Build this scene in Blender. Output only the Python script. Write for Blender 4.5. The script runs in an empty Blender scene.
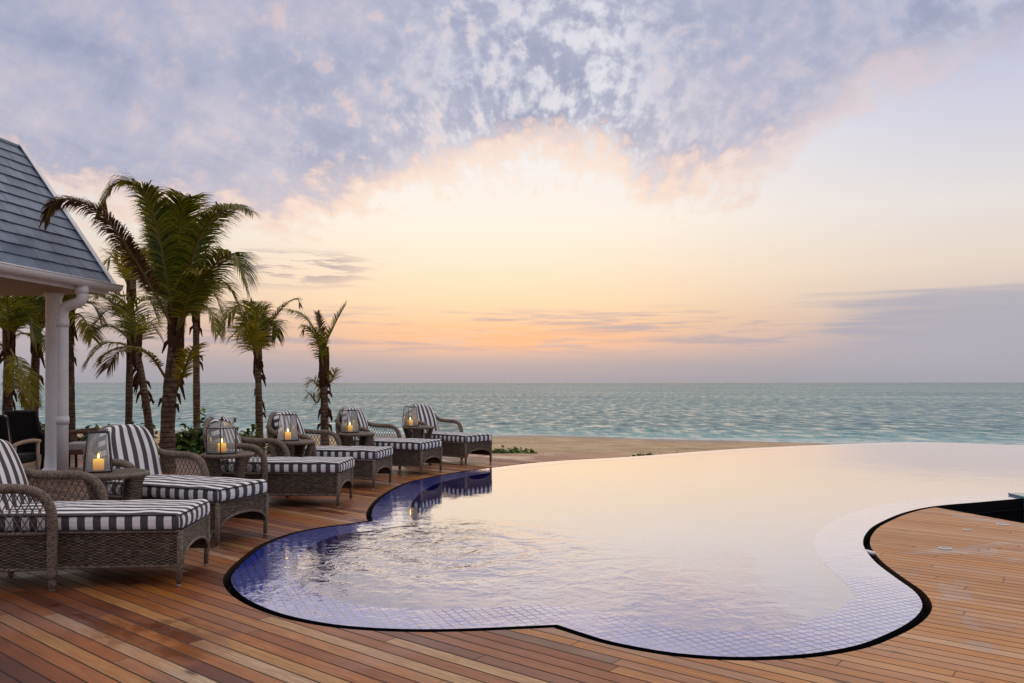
import bpy, bmesh, math, random
from mathutils import Vector, Matrix, noise as mnoise
random.seed(7)
PI = math.pi
SC = bpy.context.scene
COL = SC.collection
CH, CF = 1.5, 800.0            # camera height (m), focal length in picture pixels

def lin(c):
    f = lambda v: v / 12.92 if v <= 0.04045 else ((v + 0.055) / 1.055) ** 2.4
    return (f(c[0]), f(c[1]), f(c[2]), 1.0)

def gnd(px, py, z=0.0):        # survey: picture pixel -> point on the level z
    Y = (CH - z) * CF / (py - 382.0)
    return ((px - 512.0) / CF * Y, Y)

def at(px, py, Y):             # survey: picture pixel at a given distance
    return Vector(((px - 512.0) / CF * Y, Y, CH - (py - 382.0) / CF * Y))

# ------------------------------------------------------------------ nodes
class NT:
    def __init__(self, tree):
        self.t = tree; self.n = tree.nodes; self.l = tree.links
    def new(self, typ, **kw):
        n = self.n.new(typ)
        for k, v in kw.items(): setattr(n, k, v)
        return n
    def put(self, sock, v):
        if v is None: return
        if isinstance(v, bpy.types.NodeSocket): self.l.new(v, sock)
        elif isinstance(v, bpy.types.Node): self.l.new(v.outputs[0], sock)
        else:
            if hasattr(sock.default_value, '__len__') and not hasattr(v, '__len__'):
                v = (v,) * len(sock.default_value)
            sock.default_value = v
    def m(self, op, a, b=None, c=None, clamp=False):
        n = self.new('ShaderNodeMath', operation=op, use_clamp=clamp)
        self.put(n.inputs[0], a); self.put(n.inputs[1], b); self.put(n.inputs[2], c)
        return n.outputs[0]
    def v(self, op, a, b=None):
        n = self.new('ShaderNodeVectorMath', operation=op)
        self.put(n.inputs[0], a); self.put(n.inputs[1], b)
        return n.outputs[0]
    def comb(self, x=0, y=0, z=0):
        n = self.new('ShaderNodeCombineXYZ')
        self.put(n.inputs[0], x); self.put(n.inputs[1], y); self.put(n.inputs[2], z)
        return n.outputs[0]
    def sep(self, vec):
        n = self.new('ShaderNodeSeparateXYZ'); self.put(n.inputs[0], vec)
        return n.outputs[0], n.outputs[1], n.outputs[2]
    def mix(self, f, a, b, blend='MIX'):
        n = self.new('ShaderNodeMix', data_type='RGBA', blend_type=blend)
        self.put(n.inputs['Factor'], f); self.put(n.inputs[6], a); self.put(n.inputs[7], b)
        return n.outputs[2]
    def mapr(self, v, a, b, c=0.0, d=1.0, smooth=True):
        n = self.new('ShaderNodeMapRange', interpolation_type='SMOOTHSTEP' if smooth else 'LINEAR')
        self.put(n.inputs[0], v)
        for i, q in enumerate((a, b, c, d)): self.put(n.inputs[i + 1], q)
        return n.outputs[0]
    def noise(self, vec, scale=1.0, detail=4.0, rough=0.5, dist=0.0, color=False):
        n = self.new('ShaderNodeTexNoise'); self.put(n.inputs['Vector'], vec)
        n.inputs['Scale'].default_value = scale; n.inputs['Detail'].default_value = detail
        n.inputs['Roughness'].default_value = rough; n.inputs['Distortion'].default_value = dist
        return n.outputs['Color' if color else 'Fac']
    def white(self, vec):
        n = self.new('ShaderNodeTexWhiteNoise', noise_dimensions='3D'); self.put(n.inputs['Vector'], vec)
        return n.outputs['Value'], n.outputs['Color']
    def ramp(self, f, stops, interp='LINEAR'):
        n = self.new('ShaderNodeValToRGB'); cr = n.color_ramp; cr.interpolation = interp
        while len(cr.elements) < len(stops): cr.elements.new(0.5)
        for el, (p, c) in zip(cr.elements, stops):
            el.position = p
            el.color = c if hasattr(c, '__len__') else (c, c, c, 1)
        self.put(n.inputs[0], f)
        return n.outputs[0]
    def bump(self, h, strength=0.5, dist=0.01, normal=None):
        n = self.new('ShaderNodeBump'); self.put(n.inputs['Strength'], strength)
        self.put(n.inputs['Distance'], dist); self.put(n.inputs['Height'], h); self.put(n.inputs['Normal'], normal)
        return n.outputs[0]

def material(name):
    m = bpy.data.materials.new(name); m.use_nodes = True
    nt = NT(m.node_tree); nt.n.clear()
    nt.out = nt.new('ShaderNodeOutputMaterial')
    return m, nt

def principled(nt, col, rough=0.6, normal=None, spec=0.5, metal=0.0, connect=True):
    p = nt.new('ShaderNodeBsdfPrincipled')
    nt.put(p.inputs['Base Color'], col); nt.put(p.inputs['Roughness'], rough)
    nt.put(p.inputs['Specular IOR Level'], spec); nt.put(p.inputs['Metallic'], metal)
    nt.put(p.inputs['Normal'], normal)
    if connect: nt.l.new(p.outputs[0], nt.out.inputs[0])
    return p

def uvn(nt):
    return nt.new('ShaderNodeUVMap').outputs[0]
def objco(nt):
    return nt.new('ShaderNodeTexCoord').outputs['Object']
def posn(nt):
    return nt.new('ShaderNodeNewGeometry').outputs['Position']

# ------------------------------------------------------------------ mesh helpers
class MB:
    """collects shapes into ONE mesh"""
    def __init__(self):
        self.bm = bmesh.new(); self.uv = self.bm.loops.layers.uv.new('UVMap')
    def face(self, cos, uvs=None, mat=0, smooth=False):
        vs = [self.bm.verts.new(c) for c in cos]
        f = self.bm.faces.new(vs); f.material_index = mat; f.smooth = smooth
        if uvs:
            for l, u in zip(f.loops, uvs): l[self.uv].uv = u
        return f
    def boxuv(self, faces):
        for f in faces:
            f.normal_update(); n = f.normal
            ax = max(range(3), key=lambda i: abs(n[i]))
            for l in f.loops:
                c = l.vert.co
                l[self.uv].uv = (c.y, c.z) if ax == 0 else ((c.x, c.z) if ax == 1 else (c.x, c.y))
    def hexa(self, p, mat=0):
        """8 corner points: bottom 4 ccw, then top 4"""
        q = [self.bm.verts.new(c) for c in p]
        fs = []
        for idx in ((3, 2, 1, 0), (4, 5, 6, 7), (0, 1, 5, 4), (1, 2, 6, 5), (2, 3, 7, 6), (3, 0, 4, 7)):
            f = self.bm.faces.new([q[i] for i in idx]); f.material_index = mat; fs.append(f)
        self.boxuv(fs); return fs
    def box(self, lo, hi, mat=0):
        x0, y0, z0 = lo; x1, y1, z1 = hi
        return self.hexa([(x0, y0, z0), (x1, y0, z0), (x1, y1, z0), (x0, y1, z0),
                          (x0, y0, z1), (x1, y0, z1), (x1, y1, z1), (x0, y1, z1)], mat)
    def grid(self, P, UV=None, mat=0, smooth=True, closed=False):
        nr = len(P); nc = len(P[0])
        V = [[self.bm.verts.new(P[i][j]) for j in range(nc)] for i in range(nr)]
        for i in range(nr - 1):
            for j in range(nc - (0 if closed else 1)):
                j2 = (j + 1) % nc
                f = self.bm.faces.new((V[i][j], V[i][j2], V[i + 1][j2], V[i + 1][j]))
                f.smooth = smooth; f.material_index = mat
                if UV:
                    jj = j + 1
                    for l, (a, b) in zip(f.loops, ((i, j), (i, jj), (i + 1, jj), (i + 1, j))):
                        l[self.uv].uv = UV(a, b)
        return V
    def tube(self, pts, r, seg=8, mat=0, caps=True, flat=1.0):
        pts = [Vector(p) for p in pts]; n = len(pts)
        rad = r if hasattr(r, '__len__') else [r] * n
        T = []
        for i in range(n):
            t = pts[min(i + 1, n - 1)] - pts[max(i - 1, 0)]
            T.append(t.normalized() if t.length > 1e-9 else Vector((0, 0, 1)))
        ref = Vector((0, 0, 1)) if abs(T[0].z) < 0.9 else Vector((1, 0, 0))
        A = (ref - T[0] * ref.dot(T[0])).normalized()
        rows, L, acc = [], [0.0], 0.0
        for i in range(n):
            if i:
                A = (A - T[i] * A.dot(T[i])); A = A.normalized() if A.length > 1e-6 else T[i].orthogonal().normalized()
                acc += (pts[i] - pts[i - 1]).length; L.append(acc)
            B = T[i].cross(A)
            rows.append([pts[i] + (A * math.cos(2 * PI * k / seg) + B * math.sin(2 * PI * k / seg) * flat) * rad[i] for k in range(seg)])
        V = self.grid(rows, lambda a, b: (2 * PI * b / seg * rad[a], L[a]), mat, True, True)
        if caps and seg > 2:
            for row, rev in ((V[0], False), (V[-1], True)):
                f = self.bm.faces.new(row if rev else row[::-1]); f.material_index = mat
        return V
    def lathe(self, prof, seg=24, mat=0, c=(0, 0, 0), smooth=True):
        c = Vector(c)
        rows = [[c + Vector((r * math.cos(2 * PI * k / seg), r * math.sin(2 * PI * k / seg), z)) for k in range(seg)] for r, z in prof]
        L = [0.0]
        for i in range(1, len(prof)): L.append(L[-1] + math.hypot(prof[i][0] - prof[i - 1][0], prof[i][1] - prof[i - 1][1]))
        rm = max(p[0] for p in prof)
        return self.grid(rows, lambda a, b: (2 * PI * b / seg * rm, L[a]), mat, smooth, True)
    def build(self, name, mat, parent=None, label=None, weld=0.0):
        if weld: bmesh.ops.remove_doubles(self.bm, verts=self.bm.verts, dist=weld)
        me = bpy.data.meshes.new(name); self.bm.to_mesh(me); self.bm.free()
        for m in (mat if isinstance(mat, (list, tuple)) else [mat]): me.materials.append(m)
        o = bpy.data.objects.new(name, me); COL.objects.link(o)
        if parent is not None: o.parent = parent
        if label: o['label'] = label
        return o

def crom(pts, n=6):
    """Catmull-Rom through the points"""
    P = [Vector(p) for p in pts]; out = []
    for i in range(len(P) - 1):
        p0 = P[i - 1] if i else P[0] * 2 - P[1]
        p3 = P[i + 2] if i + 2 < len(P) else P[-1] * 2 - P[-2]
        p1, p2 = P[i], P[i + 1]
        for k in range(n):
            t = k / n
            out.append(0.5 * ((2 * p1) + (p2 - p0) * t + (2 * p0 - 5 * p1 + 4 * p2 - p3) * t * t + (3 * p1 - p0 - 3 * p2 + p3) * t ** 3))
    out.append(P[-1]); return out

def thing(name, label, cat, loc=(0, 0, 0), rz=0.0, group=None):
    o = bpy.data.objects.new(name, None); o.empty_display_size = 0.2; COL.objects.link(o)
    o.location = loc; o.rotation_euler = (0, 0, rz)
    o['label'] = label; o['category'] = cat
    if group: o['group'] = group
    return o
def tag(o, label, cat, group=None):
    o['label'] = label; o['category'] = cat
    if group: o['group'] = group
    return o
def struct(o):
    o['kind'] = 'structure'; return o
def copy_tree(o, parent=None):
    c = o.copy(); COL.objects.link(c)
    if parent is not None: c.parent = parent
    for ch in list(o.children): copy_tree(ch, c)
    return c
# ------------------------------------------------------------------ sky and light
def azt(px): return 0.5 + math.atan((px - 512.0) / CF) / (2 * PI)
def elv(px, py): return (382.0 - py) / CF * math.cos(math.atan((px - 512.0) / CF))

def make_world():
    w = bpy.data.worlds.new('World'); SC.world = w; w.use_nodes = True
    nt = NT(w.node_tree); nt.n.clear()
    out = nt.new('ShaderNodeOutputWorld'); bg = nt.new('ShaderNodeBackground')
    d = nt.new('ShaderNodeTexCoord').outputs['Generated']
    x, y, z = nt.sep(d)
    r = nt.m('MAXIMUM', nt.m('SQRT', nt.m('ADD', nt.m('MULTIPLY', x, x), nt.m('MULTIPLY', y, y))), 1e-4)
    e = nt.m('MAXIMUM', nt.m('DIVIDE', z, r), 0.0)
    az = nt.m('ADD', nt.m('DIVIDE', nt.m('ARCTAN2', x, y), 2 * PI), 0.5)
    e6 = nt.m('DIVIDE', e, 0.6)
    S = lambda st: [(p / 0.6, lin(c)) for p, c in st]
    sun = nt.ramp(e6, S([(0, (.665, .64, .67)), (.022, (.72, .67, .675)), (.046, (.90, .745, .66)), (.070, (.965, .79, .64)), (.10, (.985, .86, .715)),
                         (.15, (.99, .91, .815)), (.20, (.99, .945, .895)), (.29, (.95, .935, .935)), (.41, (.80, .82, .90)), (.6, (.60, .65, .78))]))
    side = nt.ramp(e6, S([(0, (.64, .635, .675)), (.05, (.72, .69, .715)), (.09, (.83, .765, .74)), (.13, (.90, .835, .785)), (.20, (.90, .875, .865)),
                          (.29, (.825, .82, .88)), (.41, (.72, .745, .86)), (.6, (.57, .61, .75))]))
    back = nt.ramp(e6, S([(0, (.54, .54, .60)), (.1, (.59, .59, .65)), (.3, (.65, .66, .73)), (.6, (.75, .76, .82))]))
    da = nt.m('ABSOLUTE', nt.m('SUBTRACT', az, azt(490)))
    base = nt.mix(nt.mapr(da, 0.012, 0.10), sun, side)
    base = nt.mix(nt.mapr(da, 0.13, 0.33), base, back)
    # warm core just above the horizon haze
    core = nt.m('MULTIPLY', nt.mapr(nt.m('ABSOLUTE', nt.m('SUBTRACT', az, azt(505))), 0.0, 0.045, 1, 0),
                nt.mapr(nt.m('ABSOLUTE', nt.m('SUBTRACT', e, elv(505, 338))), 0.0, 0.028, 1, 0))
    # ---- high broken cloud sheet, laid out on a cloud plane
    k = nt.m('ADD', nt.m('MAXIMUM', z, 0.0), 0.10)
    P = nt.comb(nt.m('DIVIDE', x, k), nt.m('DIVIDE', y, k), 0.0)
    mp = nt.new('ShaderNodeMapping'); nt.put(mp.inputs['Vector'], P)
    mp.inputs['Rotation'].default_value = (0, 0, math.radians(-32)); mp.inputs['Scale'].default_value = (1.0, 0.62, 1)
    Pr = mp.outputs[0]
    warp = nt.noise(Pr, 1.1, 3, .5, color=True)
    Pw = nt.v('ADD', Pr, nt.v('SCALE', warp)); 
    sc = Pw.node.inputs[1].links[0].from_node; sc.inputs['Scale'].default_value = 0.55
    big = nt.noise(Pr, 1.5, 4, .55)
    mid = nt.noise(Pw, 4.2, 6, .6)
    fine = nt.noise(Pw, 11.0, 5, .62)
    # streaks that fan out from the sunset, broken into puffs
    ang = nt.m('ARCTAN2', nt.m('SUBTRACT', e, 0.02), nt.m('MULTIPLY', nt.m('SUBTRACT', az, azt(560)), 2 * PI))
    rd = nt.m('SQRT', nt.m('ADD', nt.m('POWER', e, 2), nt.m('POWER', nt.m('MULTIPLY', nt.m('SUBTRACT', az, azt(560)), 2 * PI), 2)))
    fan = nt.comb(nt.m('MULTIPLY', ang, 7.5), nt.m('MULTIPLY', rd, 16.0), 5.0)
    puff = nt.noise(nt.v('ADD', fan, nt.v('SCALE', warp)), 2.25, 8, .60)
    edge = [(-400, 60), (-100, 170), (0, 190), (120, 222), (280, 236), (340, 222), (400, 196), (470, 180), (560, 168), (606, 166), (640, 204), (690, 208),
            (745, 192), (800, 152), (860, 108), (960, 78), (1024, 62), (1300, 20)]
    eb = nt.m('MULTIPLY', nt.ramp(az, [(azt(p), elv(p, q) / 0.6) for p, q in edge], 'B_SPLINE' if False else 'LINEAR'), 0.6)
    dd = nt.m('ADD', nt.m('SUBTRACT', e, eb), nt.m('ADD', nt.m('MULTIPLY', nt.m('SUBTRACT', mid, .5), .13), nt.m('MULTIPLY', nt.m('SUBTRACT', puff, .5), .10)))
    cov = nt.mapr(dd, -0.012, 0.055)
    # broken, bright centre between the two solid wings
    broken = nt.ramp(az, [(azt(150), .0), (azt(360), .15), (azt(480), .62), (azt(610), .92), (azt(665), .40), (azt(730), .14), (azt(840), .18), (azt(1000), .45)])
    holes = nt.mapr(nt.m('ADD', nt.m('MULTIPLY', mid, .35), nt.m('MULTIPLY', puff, .72)), .46, .62)
    thick = nt.m('SUBTRACT', 1.0, nt.m('MULTIPLY', broken, holes))
    density = nt.m('MULTIPLY', cov, thick, clamp=True)
    tone = nt.m('ADD', nt.m('MULTIPLY', big, .55), nt.m('ADD', nt.m('MULTIPLY', mid, .40), nt.m('MULTIPLY', puff, .20)))
    ccol = nt.ramp(tone, [(.42, lin((.575, .60, .715))), (.53, lin((.665, .68, .775))), (.65, lin((.765, .745, .805))), (.82, lin((.90, .86, .875)))])
    rim = nt.m('MULTIPLY', nt.mapr(dd, -.012, .016), nt.mapr(dd, .014, .058, 1, 0))
    rimz = nt.ramp(az, [(azt(0), .8), (azt(300), .85), (azt(520), .85), (azt(600), 1.0), (azt(700), .9), (azt(800), .45), (azt(940), .55), (azt(1024), .1)])
    rim = nt.m('MULTIPLY', rim, rimz)
    rim2 = nt.m('MULTIPLY', nt.mapr(puff, .52, .70), nt.mapr(da, 0.0, .085, .85, 0.13))
    warm = nt.m('MAXIMUM', nt.m('MULTIPLY', rim, .88), nt.m('MULTIPLY', rim2, .62))
    ccol = nt.mix(warm, ccol, lin((.985, .80, .72)))
    # toward the zenith and behind, plain soft overcast
    ccol = nt.mix(nt.mapr(e, .45, 1.2), ccol, (.80, .78, .86, 1))
    bright = nt.mix(nt.m('MULTIPLY', broken, nt.mapr(cov, .3, 1)), base, lin((.90, .90, .925)))
    sky = nt.mix(nt.m('MULTIPLY', density, .90), bright, ccol)
    sky = nt.mix(nt.m('MULTIPLY', rim, nt.mapr(da, .0, .1, .42, .12)), sky, lin((1.0, .86, .74)))
    # ---- low stratus bars
    lowv = nt.comb(nt.m('MULTIPLY', az, 55.0), nt.m('MULTIPLY', e, 130.0), 3.7)
    ln = nt.noise(lowv, 1.0, 6, .58)
    band = nt.m('MULTIPLY', nt.mapr(e, .022, .05), nt.mapr(e, .075, .10, 1, 0))
    bars = nt.m('MULTIPLY', nt.mapr(ln, .48, .62), band)
    sky = nt.mix(nt.m('MULTIPLY', bars, .85), sky, lin((.72, .67, .69)))
    glow = nt.m('MULTIPLY', core, nt.mapr(nt.noise(lowv, 1.4, 5, .6), .36, .58))
    sky = nt.mix(nt.m('MULTIPLY', glow, .85), sky, lin((1.0, .74, .55)))
    # grey-blue bank on the right, ragged upper edge
    ab = nt.m('ADD', az, nt.m('MULTIPLY', nt.m('SUBTRACT', ln, .5), .05))
    top = nt.m('ADD', elv(1000, 287), nt.m('MULTIPLY', nt.m('SUBTRACT', nt.noise(lowv, .55, 5, .55), .5), .035))
    bank = nt.m('MULTIPLY', nt.mapr(ab, azt(770), azt(930)), nt.m('MULTIPLY', nt.mapr(nt.m('SUBTRACT', top, e), -.004, .008), nt.mapr(e, .0, .05, .35, 1)))
    sky = nt.mix(nt.m('MULTIPLY', bank, .85), sky, lin((.685, .675, .725)))
    # small dark wisps on the left
    wn = nt.noise(nt.comb(nt.m('MULTIPLY', az, 70.0), nt.m('MULTIPLY', e, 90.0), 9.1), 1.3, 5, .6)
    wz = nt.m('MULTIPLY', nt.m('MULTIPLY', nt.mapr(az, azt(195), azt(255)), nt.mapr(az, azt(310), azt(400), 1, 0)),
              nt.m('MULTIPLY', nt.mapr(e, .105, .135), nt.mapr(e, .145, .165, 1, 0)))
    sky = nt.mix(nt.m('MULTIPLY', nt.mapr(wn, .46, .58), nt.m('MULTIPLY', wz, .9)), sky, lin((.69, .63, .65)))
    # physical sky adds its own dusk tint
    ns = nt.new('ShaderNodeTexSky', sky_type='NISHITA'); ns.sun_disc = False
    ns.sun_elevation = math.radians(3); ns.sun_rotation = math.radians(-2); ns.dust_density = 3
    tot = nt.new('ShaderNodeMix', data_type='RGBA', blend_type='ADD'); tot.inputs['Factor'].default_value = 0.003
    nt.put(tot.inputs[6], sky); nt.put(tot.inputs[7], ns.outputs[0])
    # below the horizon: the dull sea haze
    fin = nt.mix(nt.mapr(z, -.02, 0.0), lin((.36, .38, .42)), tot.outputs[2])
    nt.put(bg.inputs[0], fin); bg.inputs[1].default_value = 1.0
    nt.l.new(bg.outputs[0], out.inputs[0])
    w.cycles.sampling_method = 'MANUAL'; w.cycles.sample_map_resolution = 1024

make_world()
sl = bpy.data.lights.new('sun', 'SUN'); sl.energy = 0.85; sl.angle = math.radians(150); sl.color = (1.0, .78, .54)
so = bpy.data.objects.new('sun', sl); COL.objects.link(so)
sd = Vector((math.sin(math.radians(-2)), math.cos(math.radians(-2)), math.tan(math.radians(30)))).normalized()
so.rotation_euler = sd.to_track_quat('Z', 'Y').to_euler()

cam = bpy.data.cameras.new('camera'); co = bpy.data.objects.new('camera', cam); COL.objects.link(co)
co.location = (0, 0, CH); co.rotation_euler = (PI / 2, 0, 0)
cam.sensor_width = 36.0; cam.lens = CF / 1024 * 36.0; cam.shift_y = 40.5 / 1024
cam.clip_start = 0.05; cam.clip_end = 60000
SC.camera = co
SC.render.engine = 'CYCLES'
SC.view_settings.view_transform = 'Standard'; SC.view_settings.look = 'None'; SC.view_settings.exposure = 0
SC.render.resolution_x = 1024; SC.render.resolution_y = 683
# ------------------------------------------------------------------ outlines of pool and deck (ground survey)
cuspA = gnd(373, 521); cuspB = gnd(557, 624.5)
spa = [cuspA] + [gnd(*p) for p in ((350, 524.5), (323, 528), (294, 534), (266, 545), (247, 559), (235, 571), (231, 580), (237, 591), (253, 602), (282, 613.5),
                                  (323, 622.5), (364, 627), (413, 629), (463, 628.5), (512, 626.5))] + [cuspB]
mainp = [cuspB] + [gnd(*p) for p in ((577, 631), (610, 641), (659, 650.5), (699, 655), (735, 656.7), (774, 656), (817, 652.5), (857, 645), (884, 635), (906, 624),
                                    (919, 613), (922, 603), (914, 591), (896, 578), (877, 563.5), (867, 552), (863, 543), (866, 533.5), (877, 524), (904, 512.5), (935, 506), (980, 502))] \
    + [gnd(1020, 498.5), (7.6, 10.75), (9.5, 11.6), (12, 12.8), (14.5, 14.2), (16.2, 15.8), (16, 17.6), (14.2, 18.6)] \
    + [gnd(*p) for p in ((1024, 445.3), (932, 442.4), (880, 443), (820, 445), (735, 449), (639, 456), (549, 461.5), (490, 468), (462, 472), (434, 477), (409, 483), (389, 493), (377, 503), (371.5, 513))] + [cuspA]
def sm(pts, step=0.07):
    C = crom([(p[0], p[1], 0) for p in pts], 24); out = [C[0]]
    for p in C[1:]:
        if (p - out[-1]).length >= step: out.append(p)
    if (C[-1] - out[-1]).length < step * .6: out.pop()
    return out
OUT = [Vector((p.x, p.y)) for p in sm(spa) + sm(mainp)]          # starts at cusp A; clockwise or not is settled below
area = sum(a.x * b.y - b.x * a.y for a, b in zip(OUT, OUT[1:] + OUT[:1]))
if area < 0: OUT.reverse()

def seg_dist(p, loop, closed=True):
    best = 1e9
    for i in range(len(loop) - (0 if closed else 1)):
        a = loop[i]; b = loop[(i + 1) % len(loop)]
        ab = b - a; t = max(0.0, min(1.0, (p - a).dot(ab) / max(ab.length_squared, 1e-12)))
        best = min(best, (p - a - ab * t).length)
    return best
def inside(p, loop):
    c = False
    for a, b in zip(loop, loop[1:] + loop[:1]):
        if (a.y > p.y) != (b.y > p.y) and p.x < (b.x - a.x) * (p.y - a.y) / (b.y - a.y) + a.x: c = not c
    return c
def normals(loop):
    N = []
    for i, p in enumerate(loop):
        t = (loop[(i + 1) % len(loop)] - loop[i - 1]).normalized(); N.append(Vector((-t.y, t.x)))   # to the left: inward for ccw
    return N
NRM = normals(OUT)
def offset(d):
    """offset of the outline, + is into the water; points that come too near another stretch are dropped"""
    res = []
    for i, (p, n) in enumerate(zip(OUT, NRM)):
        q = p + n * d
        if seg_dist(q, OUT) > abs(d) - 0.012: res.append(q)
    return res
LEDGE = 0.43
INNER = offset(LEDGE)
SLOT = offset(-0.06)

# ------------------------------------------------------------------ materials of the setting
def mat_deck():
    m, nt = material('weathered_hardwood_planks')
    px, py, pz = nt.sep(posn(nt))
    A = math.radians(-39.0); ca, sa = math.cos(A), math.sin(A)
    along = nt.m('ADD', nt.m('MULTIPLY', px, ca), nt.m('MULTIPLY', py, sa))
    acr = nt.m('DIVIDE', nt.m('ADD', nt.m('MULTIPLY', px, -sa), nt.m('MULTIPLY', py, ca)), 0.104)
    row = nt.m('FLOOR', acr); fr = nt.m('FRACT', acr)
    r1, _ = nt.white(nt.comb(row, 3.1, 0))
    al = nt.m('DIVIDE', nt.m('ADD', along, nt.m('MULTIPLY', r1, 7.0)), 3.1)
    brd = nt.m('FLOOR', al); fa = nt.m('FRACT', al)
    rv, rc = nt.white(nt.comb(row, brd, 1.7))
    r2, r3, r4 = nt.sep(rc)
    base = nt.ramp(rv, [(0, lin((.35, .16, .07))), (.16, lin((.52, .27, .12))), (.34, lin((.62, .39, .22))), (.52, lin((.62, .46, .35))), (.70, lin((.69, .42, .16))),
                        (.87, lin((.74, .56, .32))), (1.0, lin((.78, .69, .57)))])
    grain = nt.noise(nt.comb(nt.m('MULTIPLY', along, 2.2), nt.m('MULTIPLY', acr, 5.0), nt.m('MULTIPLY', rv, 40)), 1.6, 6, .65, .6)
    fineg = nt.noise(nt.comb(nt.m('MULTIPLY', along, 9.0), nt.m('MULTIPLY', acr, 26.0), nt.m('MULTIPLY', r2, 40)), 1.0, 3, .6)
    col = nt.mix(nt.mapr(grain, .35, .68), nt.mix(1.0, base, lin((.80, .70, .62)), 'MULTIPLY'), base)
    col = nt.mix(nt.m('MULTIPLY', nt.mapr(fineg, .46, .70), .30), col, lin((.30, .17, .11)))
    # patches of orange oil and of grey weathering that ignore the boards
    pat = nt.noise(nt.comb(px, py, 0), .55, 4, .55)
    col = nt.mix(nt.m('MULTIPLY', nt.mapr(pat, .50, .70), .5), col, lin((.76, .45, .13)))
    pat2 = nt.noise(nt.comb(px, nt.m('ADD', py, 31.0), 0), .8, 4, .55)
    col = nt.mix(nt.m('MULTIPLY', nt.mapr(pat2, .50, .70), .28), col, lin((.66, .55, .53)))
    gold = nt.mapr(nt.m('ADD', px, nt.m('MULTIPLY', pat2, 2.0)), .4, 4.6)
    col = nt.mix(nt.m('MULTIPLY', gold, nt.m('ADD', .32, nt.m('MULTIPLY', nt.mapr(grain, .35, .65), .40))), col, lin((.78, .52, .18)))
    wet = nt.mapr(nt.noise(nt.comb(px, py, 7.0), .9, 5, .6, .5), .56, .64)
    col = nt.mix(nt.m('MULTIPLY', wet, .6), col, nt.mix(1.0, col, lin((.70, .60, .54)), 'MULTIPLY'))
    # left side: shade painted into the board colour, darker and redder
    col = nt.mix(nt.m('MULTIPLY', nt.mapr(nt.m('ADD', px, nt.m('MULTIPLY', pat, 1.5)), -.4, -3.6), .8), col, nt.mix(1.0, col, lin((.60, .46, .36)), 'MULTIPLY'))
    # knots and stains
    kn = nt.new('ShaderNodeTexVoronoi'); nt.put(kn.inputs['Vector'], nt.comb(nt.m('MULTIPLY', along, 1.0), nt.m('MULTIPLY', acr, .34), 0)); kn.inputs['Scale'].default_value = 1.1
    col = nt.mix(nt.mapr(kn.outputs['Distance'], .035, .09, .8, 0), col, lin((.24, .12, .07)))
    gap = nt.m('MAXIMUM', nt.mapr(nt.m('ABSOLUTE', nt.m('SUBTRACT', fr, .5)), .435, .462), nt.mapr(nt.m('ABSOLUTE', nt.m('SUBTRACT', fa, .5)), .4985, .4990, 0, .65))
    sc = nt.m('MULTIPLY', nt.mapr(nt.m('ABSOLUTE', nt.m('SUBTRACT', nt.m('ABSOLUTE', nt.m('SUBTRACT', fr, .5)), .27)), .0, .05, 1, 0),
              nt.mapr(nt.m('ABSOLUTE', nt.m('SUBTRACT', nt.m('FRACT', nt.m('DIVIDE', along, .46)), .5)), .006, .012, 1, 0))
    col = nt.mix(nt.m('MULTIPLY', sc, .7), col, lin((.16, .09, .06)))
    col = nt.mix(nt.m('MULTIPLY', gap, nt.m('ADD', .72, nt.m('MULTIPLY', r1, .26))), col, lin((.05, .02, .015)))
    h = nt.m('ADD', nt.m('MULTIPLY', nt.m('SUBTRACT', 1.0, gap), 1.0), nt.m('ADD', nt.m('MULTIPLY', fineg, .12), nt.m('MULTIPLY', r4, .25)))
    nb = nt.bump(h, .55, .006)
    rough = nt.m('ADD', nt.m('ADD', .31, nt.m('MULTIPLY', r3, .16)), nt.m('MULTIPLY', gap, .4))
    rough = nt.m('SUBTRACT', nt.m('ADD', rough, nt.m('MULTIPLY', pat2, .12)), nt.m('MULTIPLY', wet, .20))
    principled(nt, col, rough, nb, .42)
    return m

def mat_tile(name, tile, c_lo, c_hi, grout, pitch=.055, rough=.12):
    m, nt = material(name)
    u, v, _ = nt.sep(uvn(nt))
    a = nt.m('DIVIDE', u, pitch); b = nt.m('DIVIDE', v, pitch)
    rv, _ = nt.white(nt.comb(nt.m('FLOOR', a), nt.m('FLOOR', b), .5))
    col = nt.mix(rv, lin(c_lo), lin(c_hi))
    g = nt.m('MAXIMUM', nt.mapr(nt.m('ABSOLUTE', nt.m('SUBTRACT', nt.m('FRACT', a), .5)), .40, .44), nt.mapr(nt.m('ABSOLUTE', nt.m('SUBTRACT', nt.m('FRACT', b), .5)), .40, .44))
    col = nt.mix(g, col, lin(grout))
    principled(nt, col, rough, nt.bump(nt.m('SUBTRACT', 1.0, g), .4, .002), .5)
    return m

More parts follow.
